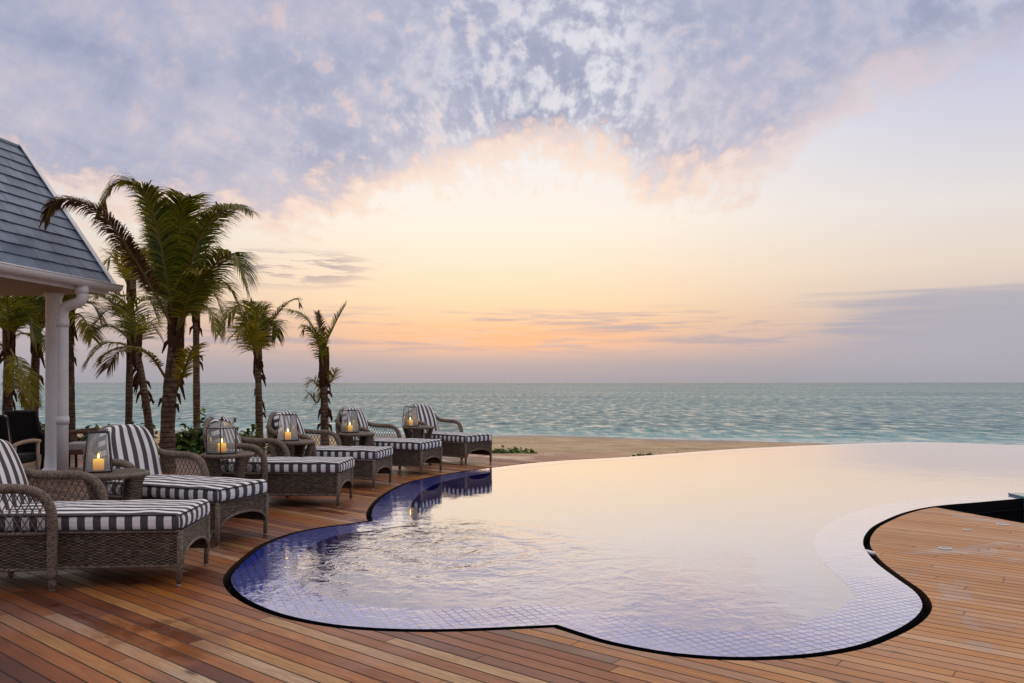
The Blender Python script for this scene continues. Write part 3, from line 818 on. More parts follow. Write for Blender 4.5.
chaise = make_chaise()
def mid(N, F): return Vector(((N[0] + F[0]) / 2, (N[1] + F[1]) / 2))
spots = [((-2.486, 6.22), 4.5, 'striped wicker chaise cut off by the left edge of the picture, nearest to the viewer'),
         ((-2.555, 7.555), -22, 'striped wicker chaise behind the open glass candle lantern in front of the white column'),
         ((-2.08, 9.90), -2, 'striped wicker chaise whose back stands behind the six-sided domed lantern'),
         ((-1.88, 11.52), -12, 'striped wicker chaise in the middle of the row, in front of the short drooping palm'),
         ((-1.33, 13.07), -23, 'striped wicker chaise second from the far end of the row, by the thin upright palm'),
         ((-.62, 14.56), -41, 'farthest striped wicker chaise, turned toward the viewer at the edge of the pool')]
for i, (Mf, ang, lab) in enumerate(spots):
    o = chaise if i == 0 else copy_tree(chaise)
    a = math.radians(ang)
    o.location = (Mf[0] - .81 * math.cos(a), Mf[1] - .81 * math.sin(a), 0.001); o.rotation_euler = (0, 0, a)
    o['label'] = lab; o['group'] = 'wicker chaises along the pool'
    for ch in o.children:                                      # cushions never lie quite alike
        if ch.name.startswith('back_cushion') or ch.name.startswith('seat_cushion'):
            k = 1.0 if ch.name.startswith('back') else .45
            ch.rotation_euler = (k * random.uniform(-.03, .03), 0, k * random.uniform(-.05, .05)); ch.location = (random.uniform(-.01, .012), random.uniform(-.02, .02) * k, 0)

# ------------------------------------------------------------------ side tables
def make_table():
    t = thing('side_table', 'x', 'side table')
    mb = MB(); mb.lathe([(0, .665), (.235, .665), (.265, .672), (.272, .69), (.262, .702), (.24, .703), (.12, .7035), (0, .7035)], 32)
    tp = mb.build('table_top', M_WICK, t)
    mb = MB(); mb.tube([(.268 * math.cos(2 * PI * k / 32), .268 * math.sin(2 * PI * k / 32), .685) for k in range(33)], .022, 8, 0, False); mb.build('rim', M_WRAP, tp)
    for k in range(4):
        a = PI / 4 + k * PI / 2 + .2; ca, sa = math.cos(a), math.sin(a)
        rows = []
        for z, r, w, th in ((0, .225, .05, .03), (.08, .20, .05, .03), (.2, .172, .052, .03), (.35, .165, .056, .032), (.5, .185, .064, .034), (.6, .215, .075, .036), (.668, .24, .085, .036)):
            row = []
            for q in range(12):
                b = 2 * PI * q / 12; cx = math.copysign(abs(math.cos(b)) ** .55, math.cos(b)) * w; cy = math.copysign(abs(math.sin(b)) ** .55, math.sin(b)) * th
                row.append(Vector((ca * (r + cy) - sa * cx, sa * (r + cy) + ca * cx, z)))
            rows.append(row)
        mb = MB(); mb.grid(rows, lambda i, j, R=rows: (j * .02, R[i][0].z), 0, True, True); mb.build('leg', M_WICKV, t)
    mb = MB(); mb.lathe([(0, .17), (.16, .17), (.17, .18), (.16, .19), (0, .19)], 24); mb.build('shelf', M_WICK, t)
    return t
table = make_table()
tspots = [((-3.51, 7.06), .3, 'round wicker side table under the open lantern nearest to the viewer'), ((-3.18, 8.95), .1, 'round wicker side table carrying the six-sided domed lantern'),
          ((-2.94, 10.80), .5, 'round wicker side table under the third lantern from the front'), ((-2.43, 12.50), .2, 'round wicker side table between the fourth and fifth chaise from the front'),
          ((-1.68, 14.35), .6, 'farthest round wicker side table, beside the chaise at the end of the row')]
for i, (p, a, lab) in enumerate(tspots):
    o = table if i == 0 else copy_tree(table)
    o.location = (p[0], p[1], .001); o.rotation_euler = (0, 0, a); o['label'] = lab; o['group'] = 'side tables between the chaises'

# ------------------------------------------------------------------ lanterns
def candle(parent):
    c = thing('candle', 'x', 'candle'); 
    for k in ('label', 'category'): del c[k]
    return c
def pane_frame(n, rb, rt, h, bar):
    """bars and panes of an n-sided lantern"""
    B = [Vector((rb * math.cos(2 * PI * (k + .5) / n), rb * math.sin(2 * PI * (k + .5) / n), .008)) for k in range(n)]
    T = [Vector((rt * math.cos(2 * PI * (k + .5) / n), rt * math.sin(2 * PI * (k + .5) / n), h)) for k in range(n)]
    f = MB(); g = MB()
    for k in range(n):
        j = (k + 1) % n
        f.tube([B[k], T[k]], bar, 6); f.tube([B[k], B[j]], bar, 6); f.tube([T[k], T[j]], bar, 6)
        e = .004
        g.face([B[k] + (B[j] - B[k]) * e, B[j] - (B[j] - B[k]) * e, T[j] - (T[j] - T[k]) * e, T[k] + (T[j] - T[k]) * e])
    return f, g, B, T
def wax(parent, h=.098):
    mb = MB(); mb.lathe([(0, 0), (.042, 0), (.044, .01), (.044, h - .008), (.040, h), (.030, h - .006), (0, h - .010)], 20)
    c = mb.build('candle', M_WAX, parent); c.location = (0, 0, .014)
    mb = MB(); mb.tube([(0, 0, h - .012), (.002, 0, h + .012)], .0018, 5); mb.build('wick', M_PIPE, c)
    mb = MB(); mb.lathe([(0, h + .004), (.0075, h + .014), (.0085, h + .024), (.005, h + .040), (.0, h + .056)], 10); mb.build('flame', M_FLAME, c)
    return c
def make_open_lantern():
    t = thing('candle_lantern', 'x', 'lantern')
    f, g, B, T = pane_frame(4, .152, .112, .35, .0058)
    s = .104
    f.box((-s, -s, .0), (s, s, .010)); f.build('frame', M_METAL, t); g.build('glass_panes', M_GLASS, t); wax(t)
    return t
def make_dome_lantern():
    t = thing('candle_lantern', 'six-sided glass lantern with a domed metal top and a lit candle', 'lantern')
    f, g, B, T = pane_frame(6, .172, .172, .285, .0055)
    A = Vector((0, 0, .375))
    for k in range(6):
        j = (k + 1) % 6
        mk = T[k] * .62 + A * .38 + Vector((0, 0, .018)); mj = T[j] * .62 + A * .38 + Vector((0, 0, .018))
        f.tube([T[k], mk, A], .0038, 6)
        g.face([T[k], T[j], mj, mk]); g.face([mk, mj, A])
    f.lathe([(0, .0), (.168, .0), (.168, .010), (0, .010)], 6); f.lathe([(.0, .37), (.02, .372), (.018, .385), (.008, .392), (.012, .402), (0, .412)], 12)
    f.build('frame', M_METAL, t); g.build('glass_panes', M_GLASS, t); wax(t); return t
lan = make_open_lantern()
lspots = [((-3.67, 7.10), .42, 'open tapered glass lantern with a lit yellow candle, nearest to the viewer'), ((-3.05, 10.88), .75, 'square glass candle lantern third from the front, before the middle chaise back'),
          ((-2.56, 12.62), .75, 'square glass candle lantern in front of the second farthest chaise'), ((-1.83, 14.40), .7, 'farthest glass candle lantern, beside the last chaise back')]
for i, (p, a, lab) in enumerate(lspots):
    o = lan if i == 0 else copy_tree(lan)
    o.location = (p[0], p[1], .7045); o.rotation_euler = (0, 0, a); o['label'] = lab; o['group'] = 'candle lanterns on the side tables'
dl = make_dome_lantern(); dl.location = (-3.24, 8.94, .7045); dl.rotation_euler = (0, 0, .25); dl['group'] = 'candle lanterns on the side tables'
# ------------------------------------------------------------------ pavilion
M_WHITE = mat_plain('white_paint', (.93, .93, .93), .45, .4, .10, 2.2)
M_CREAM = mat_plain('ceiling_boards', (.66, .56, .47), .6, .3, .08, 3.0)
def mat_slate():
    m, nt = material('grey_slate'); o = objco(nt)
    n = nt.noise(o, 7, 5, .6); u, v, _ = nt.sep(uvn(nt)); rv, _c = nt.white(nt.comb(u, v, 0))
    col = nt.mix(rv, lin((.33, .38, .46)), lin((.46, .52, .60)))
    col = nt.mix(nt.m('MULTIPLY', nt.mapr(n, .42, .7), .4), col, lin((.26, .30, .36)))
    principled(nt, col, .42, nt.bump(n, .4, .01), .45); return m
M_SLATE = mat_slate()
EC = Vector((-6.62, 13.2, 3.12)); EA = Vector((-.99, .14, 0)); EB = Vector((-.14, -.99, 0)); UP = Vector((0, 0, 1))
def L(a, b, z=0.0): return EC + EA * a + EB * b + UP * z           # a inward, b toward the viewer, z above the eave
def LG(a, b, z): p = EC + EA * a + EB * b; return Vector((p.x, p.y, z))
pav = thing('pavilion', 'white open pavilion with grey slate roof, gutter and downpipe', 'pavilion', (EC.x, EC.y, 0))
INV = Matrix.Translation((-EC.x, -EC.y, 0))
def pbuild(mb, name, mat, parent=pav):
    for v in mb.bm.verts: v.co = INV @ v.co
    return mb.build(name, mat, parent)
RUN, RISE, LEN = 1.66, 2.31, 6.0
random.seed(11)
for side in (0, 1):
    mb = MB()
    A0 = (lambda q: q) if side == 0 else (lambda q: 2 * RUN - q)
    rows = 13; n = Vector((0, 0, 0))
    sl = math.hypot(RUN, RISE); ex = sl / rows
    ux, uz = RUN / sl, RISE / sl
    for r in range(rows):
        b = -.02 + (-.17 if r % 2 else 0.0)
        while b < LEN:
            w = .34 + random.uniform(-.015, .015)
            b0, b1 = max(b, -.02), min(b + w - .006, LEN); b += w
            if b1 - b0 < .03: continue
            s0 = r * ex - .012 + random.uniform(-.006, .006); s1 = min(s0 + ex * 1.28, sl)
            l0, l1 = .030 + random.uniform(0, .006), .008
            def pt(s, bb, lift): return L(A0(s * ux - lift * uz), bb, s * uz + lift * ux)
            sk = random.uniform(-.004, .004)
            P8 = [pt(s0, b0, l0 - .014), pt(s0 + sk, b1, l0 - .014), pt(s1, b1, l1 - .014), pt(s1, b0, l1 - .014),
                  pt(s0, b0, l0), pt(s0 + sk, b1, l0), pt(s1, b1, l1), pt(s1, b0, l1)]
            fs = mb.hexa(P8)
            ruv = (random.random() * 50, random.random() * 50)
            for f in fs:
                for l in f.loops: l[mb.uv].uv = ruv
    rf = pbuild(mb, 'roof_slope', M_SLATE)
    mb = MB()
    t0, t1 = -.030, -.11
    def q(s, lift, b): return L(A0(s * ux - lift * uz), b, s * uz + lift * ux)
    mb.hexa([q(-.02, t0, 0.0), q(sl, t0, 0.0), q(sl, t0, LEN), q(-.02, t0, LEN), q(-.02, -.006, 0), q(sl, -.006, 0), q(sl, -.006, LEN), q(-.02, -.006, LEN)])
    pbuild(mb, 'roof_decking', M_CREAM)
    mb = MB()                                                      # bargeboard on the far gable
    mb.hexa([q(-.06, -.13, -.045), q(sl + .02, -.13, -.045), q(sl + .02, -.13, -.022), q(-.06, -.13, -.022), q(-.06, .052, -.045), q(sl + .02, .052, -.045), q(sl + .02, .052, -.022), q(-.06, .052, -.022)])
    mb.hexa([q(-.06, .045, -.05), q(sl + .02, .045, -.05), q(sl + .02, .045, .055), q(-.06, .045, .055), q(-.06, .060, -.05), q(sl + .02, .060, -.05), q(sl + .02, .060, .055), q(-.06, .060, .055)])
    pbuild(mb, 'bargeboard', M_WHITE)
mb = MB(); mb.tube([L(RUN, -.05, RISE + .0), L(RUN, LEN, RISE + .0)], .045, 10); pbuild(mb, 'ridge_cap', M_SLATE)
mb = MB(); mb.face([L(.05, .02, -.05), L(RUN, .02, RISE - .1), L(2 * RUN - .05, .02, -.05)]); pbuild(mb, 'gable_panel', M_WHITE)
# gutter: half round with end cap
mb = MB()
prof = [(math.cos(a) * .11, math.sin(a) * .11) for a in [PI + PI * k / 10 for k in range(11)]]
prof2 = [(x * .88, z * .88) for x, z in reversed(prof)]
P = [[L(-.07 - x, b, z - .03) for x, z in prof + prof2] for b in (-.07, 1.0, 2.0, LEN)]
mb.grid(P, lambda a, b: (a, b * .02), 0, True, True)
mb.face([L(-.07 - x, -.07, z - .03) for x, z in prof]); 
mb.tube([L(-.18, -.07, -.03), L(-.18, LEN, -.03)], .012, 8)
pbuild(mb, 'gutter', M_WHITE)
mb = MB(); mb.box((0, 0, 0), (0, 0, 0)) if False else None
mb.hexa([L(.045, -.02, -.18), L(.075, -.02, -.18), L(.075, LEN, -.18), L(.045, LEN, -.18), L(.045, -.02, -.02), L(.075, -.02, -.02), L(.075, LEN, -.02), L(.045, LEN, -.02)])
pbuild(mb, 'fascia', M_WHITE)
mb = MB(); mb.hexa([L(.08, 0, -.17), L(2.9, 0, -.17), L(2.9, LEN, -.17), L(.08, LEN, -.17), L(.08, 0, -.15), L(2.9, 0, -.15), L(2.9, LEN, -.15), L(.08, LEN, -.15)]); pbuild(mb, 'ceiling', M_CREAM)
# downpipe
mb = MB()
zz = lambda z: z
path = [LG(-.04, .75, 3.02), LG(-.04, .75, 2.86), LG(-.03, .75, 2.79), LG(.03, .75, 2.74), LG(.12, .75, 2.715), LG(.20, .75, 2.69), LG(.27, .75, 2.65), LG(.30, .75, 2.57), LG(.30, .75, 2.4), LG(.30, .75, 1.2), LG(.30, .75, .02)]
mb.tube(path, .083, 16)
for z in (2.93, 2.42, .9): 
    a = -.03 if z > 2.8 else .30
    mb.tube([LG(a, .75, z - .06), LG(a, .75, z + .06)], .094, 16)
pbuild(mb, 'downpipe', M_WHITE)
for (a, b) in ((.80, .30), (2.55, .30), (.80, 5.2), (2.55, 5.2)):
    mb = MB(); c = LG(a, b, 0)
    mb.lathe([(.0, .0), (.185, 0), (.185, .07), (.15, .10), (.128, .13), (.125, .5), (.118, 2.86), (.14, 2.90), (.15, 2.95), (.0, 2.951)], 20, 0, c)
    pbuild(mb, 'column', M_WHITE)

# ------------------------------------------------------------------ dark armchairs and cushioned chair beyond
M_BLACK = mat_plain('black_weave', (.075, .07, .075), .7, .25, .3, 30, .4)
M_TEAK = mat_plain('red_brown_teak', (.36, .22, .16), .5, .4, .25, 9, .3)
M_TEAKL = mat_plain('pale_teak', (.62, .52, .44), .5, .4, .2, 9, .3)
M_LIGHT = mat_plain('pale_grey_cushion', (.66, .63, .62), .85, .1, .1, 6, .2)
def armchair(name, label, loc, rz, back_mat, frame_mat, back_h, cush_mat, group=None):
    t = thing(name, label, 'armchair', (loc[0], loc[1], .001), rz, group)
    for s in (-1, 1):
        mb = MB(); mb.tube([(.30, .31 * s, 0), (.31, .31 * s, .62)], [.022, .026], 8); mb.build('leg', frame_mat, t)
        mb = MB(); mb.tube([(-.34, .31 * s, 0), (-.30, .31 * s, .30), (-.30, .31 * s, .62)], [.022, .026, .024], 8); mb.build('leg', frame_mat, t)
        mb = MB(); mb.tube(crom([(-.36, .31 * s, .60), (-.15, .315 * s, .635), (.15, .32 * s, .645), (.37, .31 * s, .62)], 4), .030, 8, 0, True, .7); mb.build('armrest', frame_mat, t)
        mb = MB(); mb.tube([(-.28, .27 * s, .30), (-.36, .27 * s, .62), (-.46, .27 * s, back_h)], [.024, .024, .02], 8); mb.build('back_post', frame_mat, t)
    def slab(lo, hi, r, M, nm, mat):
        mb = MB(); c = [(lo[i] + hi[i]) / 2 for i in range(3)]; h = [(hi[i] - lo[i]) / 2 for i in range(3)]
        fs = mb.box([-q for q in h], h)
        bmesh.ops.bevel(mb.bm, geom=list(mb.bm.edges), offset=r, segments=3, profile=.6, affect='EDGES')
        for v in mb.bm.verts: v.co = M @ (v.co + Vector(c))
        for f in mb.bm.faces: f.smooth = True
        mb.build(nm, mat, t)
    slab((-.28, -.28, .33), (.34, .28, .45), .03, Matrix.Identity(4), 'seat_cushion', cush_mat)
    slab((-.28, -.29, .26), (.32, .29, .325), .01, Matrix.Identity(4), 'seat_frame', frame_mat)
    hb = back_h - .40
    slab((-.05, -.29, 0), (.05, .29, hb), .035, Matrix.Translation((-.285, 0, .42)) @ Matrix.Rotation(math.radians(-15), 4, 'Y'), 'backrest', back_mat)
    return t
armchair('armchair', 'high-backed black armchair at the far left edge with its pale side post showing', (-7.30, 11.5), math.radians(93), M_BLACK, M_TEAKL, 1.04, M_BLACK, 'black armchairs in the pavilion')
armchair('armchair', 'black armchair close against the white column', (-8.22, 13.95), math.radians(80), M_BLACK, M_BLACK, 1.02, M_BLACK, 'black armchairs in the pavilion')
armchair('armchair', 'low teak armchair with pale grey cushions behind the downpipe', (-7.35, 13.95), math.radians(195), M_LIGHT, M_TEAK, .74, M_LIGHT)
# added pale discs standing in for sky reflections on the deck; a fitting
M_GLINT = mat_plain('pale_glint', (.62, .56, .50), .4)
M_STEEL = mat_plain('brushed_steel', (.80, .80, .80), .3, .5, .05, 20, 0, .8)
for (px, py, r, lab) in ((1003, 524.5, .060, 'round pale disc standing in for a sky reflection, nearest the edge of the deck at far right'), (967, 530, .04, 'faint small disc standing in for a sky reflection, nearest the pool end of the deck'), (945, 548.6, .055, 'pale disc standing in for a sky reflection, in the middle of the right-hand deck')):
    X, Y = gnd(px, py)
    t = thing('glint_disc', lab, 'glint disc', (X, Y, .0), 0, 'discs standing in for reflections on the right-hand deck')
    mb = MB(); mb.lathe([(r, .001), (r, .007), (r * .82, .009), (r * .80, .006)], 20); mb.build('glint_rim', M_STEEL, t)
    mb = MB(); mb.lathe([(r * .80, .005), (0, .006)], 20); mb.build('lens', M_GLINT, t)
X, Y = gnd(869, 551.5)
t = thing('drain_fitting', 'broken white plastic fitting stuck in the gap beside the pool', 'drain fitting', (X + .03, Y, -.06))
mb = MB(); mb.tube([(-.045, .12, .045), (-.02, .02, .05), (.01, -.05, .048)], .018, 10); mb.build('pipe', M_WHITE, t)
mb = MB(); mb.lathe([(0, .0), (.034, .0), (.036, .04), (.025, .055), (0, .055)], 12, 0, (.03, -.11, .0)); mb.lathe([(0, .0), (.022, .0), (.022, .05), (0, .052)], 10, 0, (-.05, .16, .01)); mb.build('cap', M_WHITE, t)
# teal tiled block closing the pool wall at the right
M_TEAL = mat_tile('teal_mosaic', .05, (.10, .42, .47), (.16, .52, .56), (.08, .30, .34))
X, Y = gnd(1022, 498)
t = thing('overflow_block', 'teal tiled block at the end of the dark pool wall', 'tiled block', (6.60, 10.29, 0), 0.0)
mb = MB(); mb.box((0, 0, -1.2), (1.3, .34, .008)); mb.build('block', M_TEAL, t)
mb = MB(); mb.box((-.006, -.008, .009), (1.306, .346, .026)); mb.build('coping', M_TEAL, t)
# ------------------------------------------------------------------ plants
def mat_leaf(name, cols, trans=.35, rough=.45):
    m, nt = material(name); u, v, _ = nt.sep(uvn(nt))
    g = nt.new('ShaderNodeNewGeometry')
    rnd, _c = nt.white(nt.comb(nt.m('FLOOR', u), 2.0, 1.0)); fr = nt.m('FRACT', u)
    n = nt.noise(objco(nt), 2.2, 3, .5)
    t = nt.m('ADD', nt.m('MULTIPLY', rnd, .55), nt.m('MULTIPLY', n, .45))
    col = nt.ramp(t, [(.2, lin(cols[0])), (.5, lin(cols[1])), (.8, lin(cols[2]))])
    col = nt.mix(nt.mapr(v, .6, 1.0, 0, .45), col, lin(cols[3]))
    p = principled(nt, col, rough, None, .35, connect=False)
    tr = nt.new('ShaderNodeBsdfTranslucent'); nt.put(tr.inputs[0], nt.mix(1.0, col, lin((.95, .90, .45)), 'MULTIPLY'))
    mx = nt.new('ShaderNodeMixShader'); mx.inputs[0].default_value = trans
    nt.l.new(p.outputs[0], mx.inputs[1]); nt.l.new(tr.outputs[0], mx.inputs[2]); nt.l.new(mx.outputs[0], nt.out.inputs[0])
    return m
M_FROND = mat_leaf('palm_frond', ((.20, .25, .06), (.37, .42, .10), (.62, .60, .17), (.66, .52, .22)))
M_FROND2 = mat_leaf('palm_frond_yellow', ((.40, .40, .10), (.54, .52, .15), (.64, .57, .22), (.62, .44, .22)), .45)
M_DRY = mat_leaf('palm_frond_dry', ((.30, .20, .12), (.38, .26, .16), (.46, .33, .20), (.52, .38, .26)), .3)
M_RACH = mat_plain('frond_stalk', (.45, .38, .18), .5, .4, .2, 6)
M_FIBRE = mat_plain('palm_fibre', (.26, .17, .11), .9, .1, .35, 12, .6)
def mat_trunk():
    m, nt = material('palm_bark'); u, v, _ = nt.sep(uvn(nt)); o = objco(nt)
    n = nt.noise(o, 9, 5, .65); vv = nt.m('ADD', nt.m('DIVIDE', v, .085), nt.m('MULTIPLY', n, .8))
    rg = nt.m('ABSOLUTE', nt.m('SUBTRACT', nt.m('FRACT', vv), .5))
    col = nt.ramp(n, [(.3, lin((.27, .20, .16))), (.5, lin((.40, .32, .26))), (.72, lin((.54, .45, .38)))])
    col = nt.mix(nt.mapr(rg, .36, .5, 0, .75), col, lin((.15, .10, .08)))
    principled(nt, col, .85, nt.bump(nt.m('ADD', nt.m('MULTIPLY', nt.mapr(rg, .3, .5, 1, 0), .6), n), .8, .03), .15)
    return m
M_BARK = mat_trunk()

def frond(parent, pts, leaf=.62, dens=34, mat=None, droop=.5, fold=.55, seedv=0, width=.026, start=.24, rad=.022):
    rnd = random.Random(seedv)
    C = crom(pts, 10); n = len(C)
    Ls = [0.0]
    for i in range(1, n): Ls.append(Ls[-1] + (C[i] - C[i - 1]).length)
    tot = Ls[-1]
    def ev(t):
        s = t * tot
        for i in range(1, n):
            if Ls[i] >= s:
                k = (s - Ls[i - 1]) / max(Ls[i] - Ls[i - 1], 1e-9)
                return C[i - 1].lerp(C[i], k), (C[i] - C[i - 1]).normalized()
        return C[-1], (C[-1] - C[-2]).normalized()
    mb = MB()
    mb.tube(C, [rad * (1 - .85 * i / (n - 1)) + .003 for i in range(n)], 5, 1)
    cnt = int(1.2 * dens * tot)
    twist = rnd.uniform(-.5, .5)
    for i in range(cnt):
        t = start + (1 - start) * (i + rnd.random() * .7) / cnt
        p, T = ev(min(t, .999))
        S = T.cross(Vector((0, 0, 1)))
        S = S.normalized() if S.length > .05 else Vector((1, 0, 0))
        N = S.cross(T).normalized()
        tt = (t - start) / (1 - start)
        ln = 1.32 * leaf * (.45 + .75 * math.sin(PI * min(1, .12 + tt * .80))) * rnd.uniform(.8, 1.1)
        for s in (-1, 1):
            if rnd.random() < .05: continue
            fw = .45 + .75 * tt + rnd.uniform(-.08, .08)
            a = s * (1 + 0) ; f = fold + rnd.uniform(-.15, .15) + s * twist * .5
            d = (S * a * math.cos(f) + N * math.sin(f) * (.55) + T * fw).normalized()
            q = p.copy(); prev = None; segs = 3; w = 1.15 * width * rnd.uniform(.75, 1.15)
            W = d.cross(N); W = W.normalized() if W.length > .01 else T
            idn = rnd.randrange(0, 60) 
            for k in range(segs + 1):
                ww = w * (.5, 1.0, .75, .06)[k]
                cur = (q - W * ww * .5, q + W * ww * .5)
                if prev:
                    fv = [mb.bm.verts.new(c) for c in (prev[0], prev[1], cur[1], cur[0])]
                    fc = mb.bm.faces.new(fv); fc.smooth = True
                    for l, vv in zip(fc.loops, ((k - 1) / 3, (k - 1) / 3, k / 3, k / 3)): l[mb.uv].uv = (idn + .5, vv * (.7 + .6 * tt))
                prev = cur
                d = (d + Vector((0, 0, -1)) * droop * (.22 + .3 * k) * rnd.uniform(.7, 1.3)).normalized()
                q = q + d * ln / segs
    return mb.build('frond', [mat or M_FROND, M_RACH], parent)

def palm(label, base, crown, r0, r1, fronds, bend=(0, 0), bark=M_BARK, leaf=.62, group='coconut palms behind the chaises', skirt_n=10, seedv=0, dens=34, width=.026):
    """base and crown are points in space; fronds = list of (list of points, options)"""
    rnd = random.Random(seedv + 77)
    t = thing('palm_tree', label, 'palm tree', base, 0, group)
    B = Vector(base); Cn = Vector(crown) - B
    pts = [Vector((0, 0, -.25)), Vector((0, 0, 0)), Cn * .35 + Vector((bend[0], bend[1], 0)), Cn * .7 + Vector((bend[0] * .8, bend[1] * .8, 0)), Cn]
    C = crom(pts, 8); n = len(C)
    mb = MB()
    rr = []
    for i in range(n):
        k = i / (n - 1); rr.append((r0 + (r1 - r0) * k) * (1 + .25 * max(0, 1 - k * 7)) * (1 + .05 * rnd.uniform(-1, 1)))
    mb.tube(C, rr, 12)
    # fibrous old leaf bases round the top of the trunk
    for i in range(skirt_n):
        a = rnd.random() * 2 * PI; z = rnd.uniform(-.9, .05); k = max(0.0, min(1.0, 1 + z / max(Cn.length, .1)))
        p = C[int(k * (n - 1))] ; o = Vector((math.cos(a), math.sin(a), 0))
        l = rnd.uniform(.18, .42); up = rnd.uniform(-1.0, .35)
        mb.tube([p + o * r1 * .7, p + o * (r1 + .05) + Vector((0, 0, l * .35 * up)), p + o * (r1 + .05 + l * .16) + Vector((0, 0, l * up * .7 - .12))], [.05, .036, .010], 5, 1, True, .45)
    for i in range(int(skirt_n * 1.6)):
        a = rnd.random() * 2 * PI; p = C[-1] + Vector((0, 0, rnd.uniform(-.5, .15))); o = Vector((math.cos(a), math.sin(a), 0))
        mb.tube([p, p + o * (r1 * .9) + Vector((0, 0, .22)), p + o * (r1 * 1.1) + Vector((0, 0, .5))], [.06, .055, .03], 5, 1, True, .5)
    mb.build('trunk', [bark, M_FIBRE], t)
    for i, (pp, op) in enumerate(fronds):
        o = dict(leaf=leaf, dens=dens, width=width); o.update(op)
        frond(t, [Vector(q) - B for q in pp], seedv=seedv * 31 + i, **o)
    return t

def pxf(Y, lst):
    """frond measured in the photograph: (px, py, depth offset)"""
    return [at(px, py, Y + d) for px, py, d in lst]

# main palm
Y = 13.5
bx, by = at(168, 452, Y).x, Y
F = []
def add(lst, **k): F.append((pxf(Y, lst), k))
cr = (176, 334, 0)
add([cr, (152, 288, -.4), (124, 242, -.8), (98, 211, -1.1), (70, 199, -1.3), (53, 204, -1.3), (45, 221, -1.3)], mat=M_DRY, leaf=0.26, droop=.9, dens=52)
add([cr, (162, 270, .2), (150, 218, .3), (138, 188, .3), (122, 181, .2), (108, 192, 0), (103, 210, 0)], leaf=0.34, droop=.9, dens=56, mat=M_FROND2)
add([cr, (166, 272, -.3), (156, 222, -.5), (146, 193, -.7), (134, 183, -.9)], leaf=0.36, droop=.7)
add([cr, (176, 280, 0), (178, 232, -.2), (184, 202, -.5), (192, 197, -.8)], leaf=0.40, droop=.5)
add([cr, (171, 280, .5), (169, 236, .9), (173, 206, 1.3)], leaf=0.36, droop=.45, mat=M_FROND2)
add([cr, (187, 280, -.2), (200, 236, -.4), (218, 212, -.6), (236, 205, -.8), (250, 210, -.9)], leaf=0.36, droop=.8, dens=52)
add([cr, (184, 284, .4), (193, 244, .8), (206, 222, 1.1)], leaf=0.40, droop=.55)
add([cr, (194, 296, -.2), (212, 268, -.4), (229, 254, -.6), (241, 264, -.7), (246, 288, -.7)], leaf=0.40, droop=.75, dens=50)
add([cr, (192, 306, .4), (210, 288, .8), (226, 284, 1.1), (236, 300, 1.2)], leaf=0.34, droop=.7, mat=M_FROND2)
add([cr, (186, 304, -.5), (198, 276, -.9), (206, 270, -1.1)], leaf=0.34, droop=.8)
add([cr, (166, 304, .5), (156, 280, .9), (148, 270, 1.2)], leaf=0.36, droop=.6)
add([(170, 385, 0), (150, 355, -.3), (128, 347, -.5), (108, 352, -.6), (99, 361, -.6)], leaf=0.21, mat=M_FROND2, dens=34, droop=.7)
add([(176, 392, 0), (186, 366, -.4), (192, 350, -.6), (202, 345, -.7)], leaf=0.22, mat=M_FROND2, dens=30, droop=.5)
palm('tallest palm with thick ringed trunk, one brown frond reaching across the roof edge', (bx, by, 0.0), at(176, 336, Y), .135, .10, F, (-.05, 0), leaf=.5, skirt_n=22, seedv=1, dens=50, width=.022)

def palm_px(label, Y, base, crown, r0, r1, lists, **k):
    b = at(base[0], base[1], Y); c = at(crown[0], crown[1], Y)
    fl = [(pxf(Y, [(crown[0], crown[1], 0)] + l), o) for l, o in lists]
    return palm(label, (b.x, Y, -.35), c, r0, r1, fl, **k)
D = dict
# drooping short palm
palm_px('short palm with a green mop of drooping fronds and one frond curling right', 18.5, (260, 432), (258, 362), .105, .07,
        [([(250, 334, 0), (240, 314, -.1), (229, 313, -.2), (222, 330, -.3)], D(droop=.95)), ([(252, 328, .3), (246, 308, .5), (236, 306, .6), (228, 318, .7)], D(mat=M_FROND2, droop=.95)),
         ([(257, 330, -.3), (256, 310, -.5), (250, 302, -.7)], D(leaf=.36, droop=.6)), ([(264, 335, 0), (274, 318, 0), (286, 304, .0), (297, 299, .1), (300, 306, .1)], D(leaf=.20, mat=M_DRY, droop=.5)),
         ([(263, 340, .3), (269, 324, .5), (274, 322, .7), (276, 336, .8)], D(leaf=.38, droop=.9)), ([(253, 342, -.5), (245, 328, -.8), (238, 332, -1.0)], D(mat=M_FROND2, droop=.9)),
         ([(259, 334, .2), (260, 314, .3), (264, 308, .4)], D(leaf=.30, mat=M_DRY, droop=.5)), ([(255, 338, .6), (251, 322, .9), (246, 324, 1.1)], D(droop=.9))],
        leaf=.46, skirt_n=8, seedv=2, width=.020)
